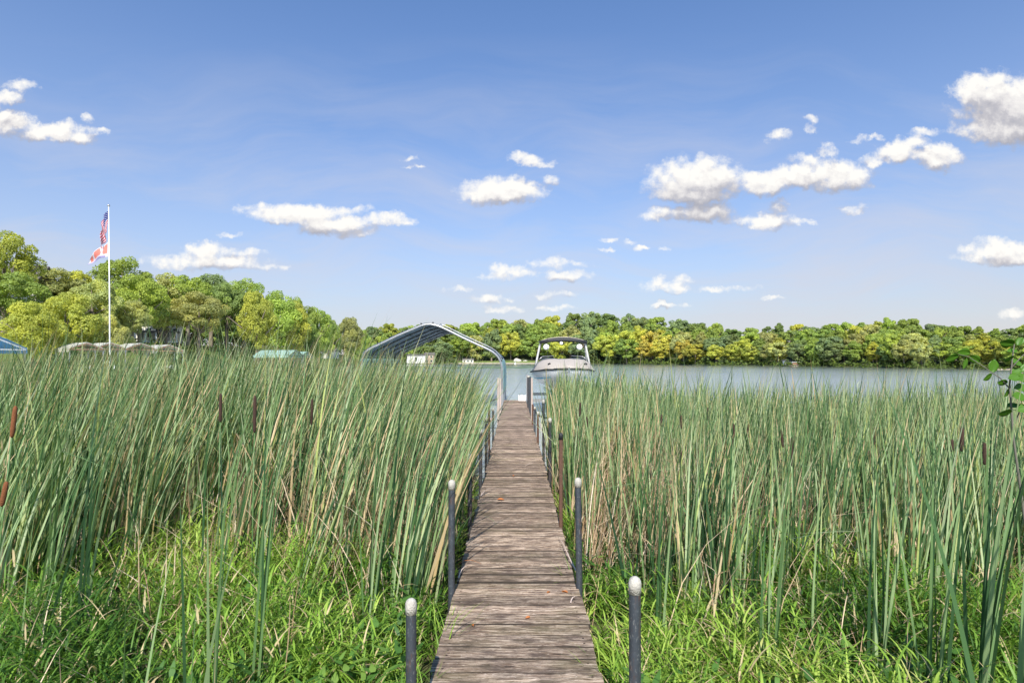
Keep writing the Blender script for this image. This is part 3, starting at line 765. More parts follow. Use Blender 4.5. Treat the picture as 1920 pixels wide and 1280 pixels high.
near_plant(*at(480, 3.2), 5, 2.0, .15, 'reed plant under the longest dark cattail spike')
near_plant(*at(40, 3.2), 8, 2.1, .5, 'wide reed plant leaning at the edge of view by the orange spikes')
near_plant(*at(150, 3.6), 8, 2.2, .4, 'tall arching reed plant in front of the flag pole')
near_plant(*at(690, 3.9), 9, 2.1, .3, 'full reed plant standing forward near the dock side')
near_plant(*at(1235, 3.9), 8, 1.7, .1, 'upright dark reed plant near the closest boat side post')
near_plant(*at(1440, 3.3), 7, 1.75, .1, 'dark reed plant forward in the boat side grass')
near_plant(*at(1520, 3.6), 7, 1.75, .12, 'reed plant beside the forward dark one')
near_plant(*at(1750, 3.0), 10, 1.9, .12, 'dense dark reed plant before the shrub')
near_plant(*at(1830, 2.7), 10, 1.95, .2, 'tall reed plant with wide blades beside the shrub', w=.022)
near_plant(*at(1900, 2.3), 12, 2.0, .25, 'largest wide-bladed reed plant at the edge of view under the shrub', w=.024)
near_plant(*at(1640, 3.3), 8, 1.8, .15, 'reed plant in front of the bent spike cattail')

# overhanging shrub with round leaves
sh = thing('shrub', 'leafy shrub with round bright green leaves hanging over the reeds', 'shrub')
SD = 2.6
def sp(px, py, D=SD): return at(px, D, py)
g0 = Vector((1.0 + 1.35, SD, .1))
MB().tube([g0, sp(1925, 1000), sp(1900, 820), sp(1893, 720), sp(1899, 665), sp(1902, 645)], [.007, .006, .0045, .0035, .003, .0015], 7).build('stem', M['twig'], sh, smooth=True)
MB().tube([sp(1893, 728), sp(1875, 708), sp(1858, 697), sp(1838, 683), sp(1815, 668), sp(1797, 664)], [.0028, .0024, .002, .0018, .0014, .001], 6).build('branch', M['twig'], sh, smooth=True)
MB().tube([sp(1900, 800), sp(1912, 770), sp(1890, 766)], [.004, .003, .001], 6).build('branch', M['twig'], sh, smooth=True)
MB().tube([sp(1896, 690), sp(1912, 672), sp(1924, 660)], [.003, .002, .001], 6).build('branch', M['twig'], sh, smooth=True)
def shrub_leaf_mesh():
    rows = []; n = 8
    for i in range(n + 1):
        t = i / n; w = .36 * math.sin(math.pi * min(1, t * .98 + .01)) ** .75
        rows.append([(t, -w, .06 + .1 * w), (t, -w * .5, .02), (t, 0, -.02 + .05 * t), (t, w * .5, .02), (t, w, .06 + .1 * w)])
    mb = MB(); mb.sheet(rows, thick=(0, 0, .006)); me = mb.mesh('leaf', M['freshleaf'], True); return me
LM = shrub_leaf_mesh()
for k, (px, py, s, a, tiltx) in enumerate([(1784, 670, 26, 200, 60), (1807, 660, 24, 175, 70), (1808, 681, 20, 250, 65), (1827, 672, 22, 150, 60), (1861, 686, 26, 80, 85),
        (1851, 706, 20, 215, 60), (1879, 716, 19, 180, 60), (1887, 735, 20, 240, 60), (1888, 642, 28, 175, 55), (1898, 658, 18, 10, 40), (1891, 671, 20, 200, 45), (1905, 680, 22, 340, 55),
        (1905, 696, 20, 20, 60), (1901, 708, 22, 10, 60), (1915, 709, 24, 350, 70), (1913, 727, 24, 5, 60), (1910, 744, 26, 350, 60), (1884, 772, 26, 190, 50), (1899, 761, 22, 10, 30), (1916, 766, 24, 20, 60),
        (1922, 690, 22, 40, 60), (1925, 745, 22, 300, 60), (1912, 640, 18, 60, 50)]):
    o = link(bpy.data.objects.new('leaf', LM), sh)
    L = s * 1.02 * SD / F; ar = R(a)
    # lay the leaf's long axis in the view plane at angle a, its face turned to the viewer by tiltx
    mat = Matrix.Rotation(-ar, 4, 'Y') @ Matrix.Rotation(R(tiltx), 4, 'X')
    c = sp(px, py, SD + random.uniform(-.06, .06)) - (mat @ Vector((L * .5, 0, 0)))
    o.matrix_local = Matrix.Translation(c) @ mat @ Matrix.Diagonal((L, L, L, 1))

# ------------------------------------------------------------------ boat canopy by the dock
def smooth_path(pts, n=4):
    P = [Vector(p) for p in pts]; out = []
    for i in range(len(P) - 1):
        a, b, c, d = P[max(i - 1, 0)], P[i], P[i + 1], P[min(i + 2, len(P) - 1)]
        for k in range(n):
            t = k / n; out.append(.5 * ((2 * b) + (c - a) * t + (2 * a - 5 * b + 4 * c - d) * t * t + (3 * b - a - 3 * c + d) * t ** 3))
    return out + [P[-1]]
ARCH_PX = [(679, 720), (679, 690), (679, 672), (682, 663), (692, 654.5), (720, 641), (746, 628.5), (774.6, 616.5), (790, 610), (803, 607.5), (817, 609.5), (837, 617.5), (868, 633), (894, 645), (917, 655.5), (929, 663.5), (936.5, 673), (940.5, 686), (941.5, 705), (941.5, 748)]
ARCH = [((x - CX) * 25 / F, EYE + (HY - y) * 25 / F) for x, y in ARCH_PX]
AP = smooth_path([(x, 0, z) for x, z in ARCH], 3)
cn = thing('boat_canopy', 'large curved boat lift canopy on bent pipe frame beside the dock end', 'boat canopy', (ARCH[-1][0], 25, 0))
ox = ARCH[-1][0]
lm, Tm, bm_ = newmat('canopy_vinyl')
bm_.inputs['Base Color'].default_value = (.10, .15, .19, 1); bm_.inputs['Roughness'].default_value = .5
trn = Tm.add('ShaderNodeBsdfTranslucent'); trn.inputs[0].default_value = (.12, .24, .30, 1)
mxn = Tm.add('ShaderNodeMixShader'); mxn.inputs[0].default_value = .10
Tm.l.new(bm_.outputs[0], mxn.inputs[1]); Tm.l.new(trn.outputs[0], mxn.inputs[2]); Tm.l.new(mxn.outputs[0], lm.node_tree.nodes['Material Output'].inputs[0])
wallm, Tm, bw_ = newmat('canopy_side_vinyl')
bw_.inputs['Base Color'].default_value = (.38, .58, .58, 1); bw_.inputs['Roughness'].default_value = .5
trn = Tm.add('ShaderNodeBsdfTranslucent'); trn.inputs[0].default_value = (.5, .75, .75, 1)
mxn = Tm.add('ShaderNodeMixShader'); mxn.inputs[0].default_value = .4
Tm.l.new(bw_.outputs[0], mxn.inputs[1]); Tm.l.new(trn.outputs[0], mxn.inputs[2]); Tm.l.new(mxn.outputs[0], wallm.node_tree.nodes['Material Output'].inputs[0])
YS = [0, 1.7, 3.4, 5.1, 6.8, 8.5]
for k, yy in enumerate(YS):
    edge = k in (0, len(YS) - 1)
    MB().tube([(p.x - ox, yy, p.z) for p in AP], .045 if edge else .03, 8).build('arch_pipe', M['alu'] if edge else M['dark_steel'], cn, smooth=True)
    if k == 0:
        MB().tube([(p.x - ox + .09 * (1 if p.x > -3.5 else -1) * .4, yy + .12, p.z + .11) for p in AP if p.z > 2.0 and p.x > -3.3], .02, 6).build('rim_pipe', M['alu'], cn, smooth=True)
ctr = Vector((-3.6, 0, .5))
def outp(p, d=.05):
    v = (p - ctr); v.y = 0; v.normalize(); return p + v * d
roof = [p for p in AP if p.z > 2.2]
rows = [[(outp(p).x - ox, yy, outp(p).z - (.03 * math.sin(math.pi * ((yy / 1.7) % 1)))) for p in roof] for yy in np.linspace(-.03, 8.53, 21)]
MB().sheet(rows, thick=(0, 0, .012)).build('roof_cover', lm, cn, smooth=True)
rt = [p for p in AP if p.x > -1 and .62 < p.z <= 2.26]
rows = [[(outp(p, .05).x - ox + .0, yy, p.z) for p in rt] for yy in np.linspace(-.0, 8.5, 9)]
MB().sheet(rows, thick=(.012, 0, 0)).build('side_curtain', wallm, cn, smooth=True)
lf = [p for p in AP if p.x < -6 and 1.75 < p.z <= 2.3]
rows = [[(p.x - ox - .05, yy, p.z) for p in lf] for yy in np.linspace(.0, 8.5, 9)]
MB().sheet(rows, thick=(-.012, 0, 0)).build('side_curtain', wallm, cn, smooth=True)
idx = [i for i, p in enumerate(AP) if p.z > 1.9][::5]
for i in idx:
    p = AP[i]; q = ctr + (p - ctr) * .985
    MB().tube([(q.x - ox, 0, q.z), (q.x - ox, 8.5, q.z)], .014, 6).build('purlin', M['steel'], cn, smooth=True)
    e = outp(p, .07); MB().box((e.x - ox, -.02, e.z), (.05, .05, .07)).build('clamp', M['black'], cn)
for i in [j for j, p in enumerate(AP) if p.x > -.9 and .8 < p.z < 2.0][::4]:
    MB().box((AP[i].x - ox + .03, .05, AP[i].z), (.05, .06, .09)).build('clamp', M['black'], cn)
for xx in (ARCH[0][0] - ox, 0):
    for yy in (0, 8.5): MB().box((xx, yy, .2), (.1, .1, 1.4)).build('leg', M['alu'], cn)
    MB().box((xx, 4.25, .55), (.07, 8.3, .12)).build('rail', M['alu'], cn)

# ------------------------------------------------------------------ moored boat
BX = (1056 - CX) * 24 / F
bt = thing('motorboat', 'motorboat with tan bow cover and tower, raised on a lift beside the dock', 'boat', (BX, 21.4, 0))
# stations: y, half beam at deck, deck z, half chine, chine z, keel z
ST = [(0, .04, 1.86, .02, 1.72, 1.62), (.25, .40, 1.85, .16, 1.45, 1.28), (.7, .74, 1.82, .46, 1.32, 1.02), (1.3, .98, 1.78, .74, 1.26, .88), (2.2, 1.17, 1.74, .96, 1.24, .82), (3.4, 1.24, 1.70, 1.04, 1.24, .80), (5.0, 1.22, 1.66, 1.02, 1.24, .80), (6.2, 1.16, 1.62, .98, 1.26, .84)]
rows = []
for y_, b_, zd, c_, zc, zk in ST:
    r_ = [(-b_, y_, zd), (-b_ * 1.02, y_, zd - .14), (-(b_ * .45 + c_ * .55), y_, (zd * .3 + zc * .7)), (-c_, y_, zc), (-c_ * .5, y_, (zc + zk) / 2), (0, y_, zk)]
    rows.append(r_ + [(-x, y2, z) for x, y2, z in reversed(r_[:-1])])
hull = MB().sheet(rows); hull._add([rows[-1][k] for k in range(11)], [tuple(range(11))]); hull.build('hull', M['gel'], bt, smooth=True)
for s in (-1, 1):
    pts = [(s * (b_ * 1.03 + .015), y_ - (.03 if y_ == 0 else 0), zd - .03) for y_, b_, zd, *_ in ST]
    MB().tube(pts, .035, 6).build('rub_rail', M['black'], bt, smooth=True)
    rr = [[(s * (b_ * .7 + c_ * .3 + .012), y_, zd * .55 + zc * .45 + .02), (s * (b_ * .5 + c_ * .5 + .014), y_, zd * .35 + zc * .65 - .02)] for y_, b_, zd, c_, zc, zk in ST[2:]]
    MB().sheet(rr, thick=(s * .004, 0, 0)).build('stripe', M['gelblue'], bt)
# canvas cover over the bow, sagging between rim and windshield
rows = []
for y_, hb, zr in [(-.02, .03, 1.87), (.25, .43, 1.87), (.7, .78, 1.87), (1.3, 1.02, 1.84), (2.0, 1.18, 1.80), (2.8, 1.24, 1.76)]:
    zt = float(np.interp(y_, [0, .4, 1.0, 1.8, 2.4, 2.8], [1.90, 2.0, 2.12, 2.19, 2.215, 2.20])); r_ = []
    for k in range(13):
        a = -1 + k / 6; q = abs(a) ** float(np.interp(y_, [0, 1, 2.8], [2, 3, 7]))
        r_.append((a * (hb + .03), y_, zr - .05 + (zt - zr + .05) * (1 - q) + .015 * math.sin(k * 2.1 + y_ * 3)))
    rows.append(r_)
MB().sheet(rows, thick=(0, 0, -.012)).build('bow_cover', M['tan'], bt, smooth=True)
for s, yy in ((-.66, .95), (.72, .95)):
    MB().tube([(s - .05, yy, 1.99), (s, yy - .03, 2.03), (s + .05, yy, 1.99)], .03, 6).build('cleat', M['black'], bt, smooth=True)
# windshield
for s in (-1, 1):
    MB().tube([(s * .98, 2.8, 2.18), (s * .84, 2.95, 2.30), (s * .35, 2.9, 2.33)], .014, 6).build('windshield_frame', M['alu'], bt, smooth=True)
    MB().sheet([[(s * .96, 2.8, 2.16), (s * .84, 2.95, 2.24)], [(s * .3, 2.78, 2.2), (s * .35, 2.9, 2.26)]], thick=(0, .006, 0)).build('windshield', M['glass'], bt)
# tower
TY = 3.4
def tz(y): return EYE + (HY - y) * (21.4 + TY) / F
def tx(px): return (px - CX) * (21.4 + TY) / F - BX
for s, pts in ((-1, [(1004, 690), (1007, 672), (1013, 644), (1017, 641), (1028, 640)]), (1, [(1106, 690), (1103, 672), (1097.5, 645), (1094, 641.5), (1084, 640)])):
    MB().tube([(tx(a), TY - .15 * (i < 1), tz(b)) for i, (a, b) in enumerate(pts)], .045, 8).build('tower_leg', M['towerm'], bt, smooth=True)
    MB().tube([(tx(pts[0][0]) , TY + .9, tz(688)), (tx(pts[2][0]) + .02 * s, TY + .35, tz(650))], .03, 8).build('tower_brace', M['towerm'], bt, smooth=True)
rows = []
for yy in np.linspace(-.1, 1.5, 5):
    rows.append([(tx(1012) + (tx(1099) - tx(1012)) * k / 10, TY + yy, tz(640) + .17 * (1 - (k / 5 - 1) ** 2) + .0) for k in range(11)])
MB().sheet(rows, thick=(0, 0, .025)).build('bimini_top', M['tan'], bt, smooth=True)
MB().tube([(tx(1011.5), TY - .1, tz(642)), (tx(1030), TY - .12, tz(638.6)), (tx(1056), TY - .12, tz(637.4)), (tx(1082), TY - .12, tz(638.6)), (tx(1100), TY - .1, tz(642))], .07, 8).build('bimini_boot', M['black'], bt, smooth=True)
for k in (1024, 1086):
    MB().lathe((tx(k), TY - .12, tz(650.5)), [(.02, .12), (.10, .10), (.125, .04), (.125, 0), (.10, -.035), (.03, -.045)], 16, axis='Y').build('tower_speaker', M['white'], bt, smooth=True)
    MB().tube([(tx(k), TY, tz(650)), (tx(k), TY, tz(640))], .015, 6).build('speaker_bracket', M['black'], bt)
MB().tube([(tx(1026), TY - .3, tz(672)), (tx(1026), TY - .3, tz(632))], .008, 5).build('antenna', M['black'], bt)
MB().lathe((tx(1052), TY - .17, tz(643.5)), [(.06, .02), (.07, 0), (.03, -.03)], 10, axis='Y').build('tower_light', M['white'], bt)
# lift under the boat
lf_ = thing('boat_lift', 'metal boat lift with bunks holding the motorboat', 'boat lift', (BX, 21.4, 0))
for s in (-1, 1):
    for yy in (.9, 5.2): MB().box((s * 1.42, yy, .55), (.09, .09, 1.9)).build('upright', M['alu'], lf_)
    MB().box((s * .62, 3.0, .88), (.12, 4.6, .12)).build('bunk', M['gelblue'], lf_)
    MB().box((s * 1.42, 3.0, .35), (.07, 4.2, .09)).build('rail', M['alu'], lf_)
for yy in (.9, 5.2): MB().box((0, yy, .62), (2.74, .09, .12)).build('cross_bar', M['alu'], lf_)

# ------------------------------------------------------------------ flag pole and flags
FD = 30.0
fx, fy = at(205.5, FD)
fp = thing('flag_pole', 'tall white flag pole rising from the reeds', 'flag pole', (fx, fy, .1))
zt = EYE + (HY - 388) * FD / F
MB().tube([(.02, 0, -.3), (0, 0, zt * .5), (-.05, 0, zt - .1)], [.034, .030, .022], 10).build('pole', M['white'], fp, smooth=True)
MB().lathe((-.05, 0, zt - .1), [(.02, 0), (.055, .03), (.07, .07), (.055, .11), (.01, .14)], 10).build('ball_finial', M['alu'], fp, smooth=True)
def cloth(name, red, trans=.3):
    m, T, b = newmat(name); b.inputs['Base Color'].default_value = (*red, 1); b.inputs['Roughness'].default_value = .8
    tr = T.add('ShaderNodeBsdfTranslucent'); tr.inputs[0].default_value = (*red, 1); mx = T.add('ShaderNodeMixShader'); mx.inputs[0].default_value = trans
    T.l.new(b.outputs[0], mx.inputs[1]); T.l.new(tr.outputs[0], mx.inputs[2]); T.l.new(mx.outputs[0], m.node_tree.nodes['Material Output'].inputs[0]); return m
cr, cw_, cb = cloth('flag_red', (.55, .02, .05)), cloth('flag_white', (.66, .62, .66)), cloth('flag_blue', (.02, .045, .24))
csal, cpur = cloth('flag_salmon', (.78, .24, .19)), cloth('flag_violet', (.34, .30, .55))
def flag(name, lab, top, fn, ns, nt, matfn, mats):
    V = [fn(i / ns, j / nt) for i in range(ns + 1) for j in range(nt + 1)]
    Fc = [(i * (nt + 1) + j, i * (nt + 1) + j + 1, (i + 1) * (nt + 1) + j + 1, (i + 1) * (nt + 1) + j) for i in range(ns) for j in range(nt)]
    mi = [matfn((i + .5) / ns, (j + .5) / nt) for i in range(ns) for j in range(nt)]
    o = link(bpy.data.objects.new(name, mesh_np(name, V, Fc, mats, smooth=True, midx=mi))); o.location = top
    sm = o.modifiers.new('thickness', 'SOLIDIFY'); sm.thickness = .004
    return tag(o, lab, 'flag')
HO = .98
def usf(s, t):
    fold = .10 * math.sin(s * 9 + t * 2.5) * s ** .5
    return (-.04 - s * .40 * (1 - .25 * t) * (1 + .1 * math.sin(t * 6)) + .05 * math.sin(s * 14) * s, fold + .06 * math.sin(s * 15 + t * 4), -t * HO - 1.12 * s ** 1.05 + .05 * s * math.sin(t * 5))
def usm(s, t):
    return 2 if (s < .54 and t < 7 / 13) else (0 if int(t * 13) % 2 == 0 else 1)
f1 = flag('national_flag', 'striped flag with starred blue corner drooping at the top of the pole', (fx - .05, fy, zt - .02), usf, 40, 26, usm, [cr, cw_, cb])
# stars: small five-pointed pieces set on the blue field
sb = []; sf = []
for r_ in range(9):
    nn = 6 if r_ % 2 == 0 else 5
    for c_ in range(nn):
        s0 = .54 * ((c_ + (.5 if nn == 6 else 1.0)) / 6); t0 = (7 / 13) * (r_ + .6) / 9.3
        c = Vector(usf(s0, t0)); du = (Vector(usf(s0 + .01, t0)) - c).normalized(); dv = (Vector(usf(s0, t0 + .01)) - c).normalized(); nrm = du.cross(dv).normalized()
        dv = nrm.cross(du)
        for sd_ in (-1, 1):
            b = len(sb)
            for k in range(10):
                a = math.pi * k / 5; q = .022 if k % 2 == 0 else .009
                sb.append(c + nrm * .006 * sd_ + du * math.cos(a) * q + dv * math.sin(a) * q)
            sf.append(tuple(b + k for k in (range(10) if sd_ < 0 else reversed(range(10)))))
me = bpy.data.meshes.new('stars'); me.from_pydata(sb, [], sf); me.materials.append(cw_); so = link(bpy.data.objects.new('star_field', me), f1); so['kind'] = 'stuff'
def f2(s, t):
    hz = -.0 - t * (.80 - .55 * s)
    return (-.03 - s * 1.06 + .0 * t, .10 * math.sin(s * 7 + t * 3) * s ** .5, hz - .95 * s ** 1.25 - .03 * math.sin(s * 9))
def f2m(s, t):
    if t > .86: return 2 if s > .15 else 1
    if t < .07 or s < .04: return 1
    if abs(s - .28 - .10 * t) < .035 or abs(s - .42 + .16 * t) < .03 or abs(s - .72 - .05 * t) < .04 or s > .93: return 1
    if t > .74: return 1
    return 0 if s > .1 else 1
flag('second_flag', 'salmon flag with white lines and violet edge hanging under the striped flag', (fx, fy, EYE + (HY - 452) * FD / F), f2, 44, 26, f2m, [csal, cw_, cpur])

# ------------------------------------------------------------------ canopies on the far bank
def bank_canopy(px, D, w, L, zr, ze, ang, mat, lab, name='bank_canopy', group='boat canopies along the bank', dark=None):
    X, Y = at(px, D); r_ = thing(name, lab, 'boat canopy', (X, Y, 0), ang, group)
    # local x = ridge direction (gable at x=0), local y = across
    for s in (-1, 1):
        MB().sheet([[(0, 0, zr), (0, s * w * .25, zr - (zr - ze) * .42), (0, s * w / 2, ze)], [(-L, 0, zr), (-L, s * w * .25, zr - (zr - ze) * .42), (-L, s * w / 2, ze)]], thick=(0, 0, -.05)).build('roof_panel', mat, r_)
        MB().sheet([[(0 + .0, s * (w / 2 + .02), ze + .02), (0, s * (w / 2 + .02), ze - .35)], [(-L, s * (w / 2 + .02), ze + .02), (-L, s * (w / 2 + .02), ze - .35)]], thick=(0, s * .03, 0)).build('valance', mat, r_)
        for x in (-.1, -L / 2, -L + .1): MB().box((x, s * (w / 2 - .05), ze / 2 - .6), (.09, .09, ze + 1.1)).build('post', M['alu'], r_)
    for x in (-.04, -L / 2, -L + .04):
        MB().tube([(x, -w / 2, ze - .1), (x, 0, zr - .12), (x, w / 2, ze - .1)], .05, 6).build('rafter', dark or M['brick'], r_)
        MB().tube([(x, -w / 2, ze - .12), (x, w / 2, ze - .12)], .04, 6).build('tie_bar', dark or M['brick'], r_)
    return r_
def small_boat(px, D, ang, lab, z=.5, cov=None, L=5.):
    X, Y = at(px, D); r_ = thing('small_boat', lab, 'boat', (X, Y, z), ang, 'boats kept under the bank canopies')
    rows = []
    for t, b, zz in [(0, .05, .85), (.12, .5, .8), (.35, .9, .75), (1, .95, .7)]:
        rows.append([(-L * (t - .5), -b, zz), (-L * (t - .5), -b * .8, .2), (-L * (t - .5), 0, 0 + (.3 if t == 0 else 0)), (-L * (t - .5), b * .8, .2), (-L * (t - .5), b, zz)])
    MB().sheet(rows, thick=(0, 0, .03)).build('hull', M['white'], r_, smooth=True)
    MB().sheet([[(p[0][0], p[0][1], p[0][2]), (p[0][0], 0, p[0][2] + .3), (p[-1][0], p[-1][1], p[-1][2])] for p in rows], thick=(0, 0, .02)).build('cover', cov or M['white'], r_, smooth=True)
for k, (px, D, w, zr, lab) in enumerate([(163, 54, 2.7, 3.95, 'beige gabled boat canopy closest to the blue canopy'), (208, 56, 2.6, 4.0, 'beige gabled boat canopy directly behind the flag pole'),
                               (265, 58, 2.8, 4.0, 'beige gabled boat canopy just past the flag pole'), (317, 60, 2.8, 3.9, 'beige gabled boat canopy farthest from the blue one')]):
    bank_canopy(px, D, w, 4.2, zr - .15, zr - .7, R(-38), M['roofw'], lab)
    small_boat(px - 10, D + 1, R(-38), ['white covered boat under the first beige canopy', 'white covered boat under the canopy behind the flag pole', 'white covered boat under the third beige canopy', 'white covered boat under the last beige canopy'][k])
bank_canopy(-22, 34, 4.6, 6, 3.75, 2.9, R(-8), M['roofblue'], 'bright blue boat canopy at the edge of the view', dark=M['white'])
bank_canopy(556, 84, 3.4, 5.8, 3.6, 2.85, R(-14), M['roofgreen'], 'pale green boat canopy on the bank below the trees', dark=M['dark_steel'])
bank_canopy(576, 92, 2.8, 3, 3.5, 2.9, R(-14), M['roofgreen'], 'smaller green boat canopy tucked behind the pale green one', dark=M['dark_steel'])

# ------------------------------------------------------------------ houses
def house(name, px, D, w, d, h, rh, ang, wall, lab, nw=4, nf=2, base=None, cat='house', porch=False):
    X, Y = at(px, D); z0 = land_z(px, max(0, D - shoreD(px))) - .3 if base is None else base
    r_ = thing(name, lab, cat, (X, Y, z0), ang)
    MB().box((0, 0, h / 2), (w, d, h)).build('wall', wall, r_)
    rb = MB()
    e = .4
    pts = [(-w / 2 - e, -d / 2 - e, h), (w / 2 + e, -d / 2 - e, h), (w / 2 + e, 0, h + rh), (-w / 2 - e, 0, h + rh), (-w / 2 - e, d / 2 + e, h), (w / 2 + e, d / 2 + e, h)]
    rb._add([Vector(p) + Vector((0, 0, .003)) for p in pts], [(0, 1, 2, 3), (3, 2, 5, 4), (0, 3, 4), (1, 5, 2), (0, 4, 5, 1)]); rb.build('roof', M['shingle'], r_)
    for f in range(nf):
        for k in range(nw):
            x = -w / 2 + w * (k + .5) / nw; z = h * (f + .55) / nf; ww = min(1.1, w / nw * .5); hh = h / nf * .5
            fr = MB().box((x, -d / 2 - .03, z), (ww + .16, .08, hh + .16)).build('window', M['white'], r_)
            MB().box((x, -d / 2 - .08, z), (ww, .03, hh)).build('pane', M['glass'], fr)
    if porch:
        MB().box((0, -d / 2 - 1.3, .12), (w, 2.4, .24)).build('porch_floor', M['white'], r_)
        for k in range(5): MB().box((-w / 2 + .2 + (w - .4) * k / 4, -d / 2 - 2.3, h * .3), (.22, .22, h * .55)).build('column', M['white'], r_)
        MB().box((0, -d / 2 - 1.35, h * .6), (w + .3, 2.6, .22)).build('porch_roof', M['shingle'], r_)
    return r_
M['siding'] = simple('white_siding', (.66, .63, .60), .7, var=.06)
M['cream'] = simple('cream_siding', (.68, .64, .56), .7, var=.08)
M['peach'] = simple('peach_siding', (.42, .30, .22), .8, var=.15)
house('lake_house', 300, 106, 6.6, 5, 3.2, 1.2, R(24), M['cream'], 'cream lake house with porch columns half hidden behind trees', nw=5, nf=1, base=5.2, porch=True)
house('tall_house', 8, 78, 9, 7, 8.5, 2.2, R(22), M['siding'], 'tall white house glimpsed through the trees by the blue canopy', nw=4, nf=3, base=4.2)
house('garden_shed', 615, 165, 5.0, 3, 2.0, .9, R(-10), M['cream'], 'small pale shed at the foot of the bank trees', nw=2, nf=1, base=2.6, cat='shed')
house('boathouse', 782, 322, 10.0, 7, 4.2, .9, 0, M['siding'], 'white boathouse on the far shore seen under the canopy', nw=1, nf=1, base=.4, cat='boathouse')
house('cottage', 806, 326, 5.0, 6, 4.6, 1.4, 0, M['peach'], 'peach coloured cottage beside the white boathouse', nw=2, nf=2, base=.4, cat='cottage')
house('waterside_cabin', 878, 356, 6.5, 4, 2.0, .7, 0, M['cream'], 'low white cabin at the far waterline beyond the canopy', nw=3, nf=1, base=.5, cat='cabin')
house('lakeside_kiosk', 1476, 200, 2.2, 2, 1.5, .5, 0, M['white'], 'tiny white cabin on the far shore', nw=1, nf=1, base=.4, cat='cabin')
fd = thing('far_dock', 'reddish dock with bench on the far shore beside the tiny cabin', 'dock', (*at(1496, 193), .0))
MB().box((0, 0, .35), (5, 2, .18)).build('deck', M['palewood'], fd); MB().box((-.6, .3, .85), (2.2, .6, .7)).build('bench', M['brick'], fd)
for s in (-1.8, 0, 1.8): MB().box((s, -.8, 0), (.14, .14, .8)).build('post', M['palewood'], fd)
MB().box((0, .6, 1.55), (3.4, .1, .1)).build('top_rail', M['white'], fd)
for s in (-1.6, 1.6): MB().box((s, .6, .95), (.1, .1, 1.2)).build('rail_post', M['white'], fd)
def rock(px, D, s, z, lab):
    me = bpy.data.meshes.new('boulder'); import bmesh
    bm = bmesh.new(); bmesh.ops.create_icosphere(bm, subdivisions=3, radius=1); rn = random.Random(px)
    for v in bm.verts: v.co *= 1 + .22 * math.sin(v.co.x * 3 + px) * math.sin(v.co.y * 4 + 1) + .08 * rn.uniform(-1, 1)
    bm.to_mesh(me); bm.free(); me.materials.append(M['rock']); o = link(bpy.data.objects.new('boulder', me)); o.location = (*at(px, D), z); o.scale = (s * 1.3, s, s * .8); tag(o, lab, 'boulder')
rock(970, 358, 1.9, 1.6, 'large pale boulder on the far grassy shore beside the boat')
rock(985, 358, .9, 1.5, 'smaller pale boulder beside the large one on the far shore')
by = MB(); by.lathe((0, 0, 0), [(.2, -.2), (.4, 0), (.4, .25), (.18, .5), (.16, 1.1), (.02, 1.2)], 10); o = by.build('buoy', M['white'], smooth=True); o.location = (*at(966, 300), 0); tag(o, 'small white buoy afloat off the far beach', 'buoy')

# ------------------------------------------------------------------ trees
def crown_mesh(seed, Rx, Rz, nb, nl, leaf, shape='round', br=(.24, .38)):
    g = np.random.default_rng(seed)
    C = []; RB = []
    while len(C) < nb:
        d = g.normal(0, 1, 3); d /= np.linalg.norm(d)
        q = g.uniform(.35, .88) ** .6
        if shape == 'cone': s = 1 - .62 * (d[2] * q * .5 + .5)
        elif shape == 'oval': s = .85
        else: s = 1.0
        p = np.array([d[0] * q * Rx * s, d[1] * q * Rx * s, d[2] * q * Rz])
        if d[2] < -.55 and g.uniform() < .6: continue
        C.append(p); RB.append(Rx * g.uniform(*br))
    C = np.array(C); RB = np.array(RB)
    i = g.integers(0, nb, nl * 2)
    d = g.normal(0, 1, (nl * 2, 3)); d /= np.linalg.norm(d, axis=1)[:, None]
    keep = (d[:, 2] > -.35) | (g.uniform(0, 1, nl * 2) < .35); i = i[keep]; d = d[keep]
    rad = RB[i] * g.uniform(.72, 1.06, len(i)); P = C[i] + d * rad[:, None] * [1, 1, .78]
    # drop leaves buried in other clumps
    dist = np.linalg.norm((P[:, None] - C[None]) / RB[None, :, None], axis=2); dist[np.arange(len(i)), i] = 9
    ok = (dist.min(1) > .62) | (g.uniform(0, 1, len(i)) < .12); P = P[ok][:nl]; d = d[ok][:nl]; i = i[ok][:nl]
    # stray sprays at the outline
    n = len(P)
    nrm = d * .9 + g.normal(0, .55, (n, 3)) + np.array([0, 0, .35]); nrm /= np.linalg.norm(nrm, axis=1)[:, None]
    a = np.cross(nrm, g.normal(0, 1, (n, 3))); a /= np.linalg.norm(a, axis=1)[:, None]; b = np.cross(nrm, a)
    s = leaf * g.uniform(.55, 1.25, n)[:, None]
    V = np.stack([P - a * s, P - b * s * .55 , P + a * s, P + b * s * .55], 1).reshape(-1, 3)
    Fc = np.arange(n * 4).reshape(-1, 4)
    cl = g.uniform(0, 1, nb)[i]
    r = np.clip(cl * .5 + g.uniform(0, .5, n), 0, 1)
    return mesh_np('crown', V, Fc, [M['crown']], {'rnd': np.repeat(r, 4)})
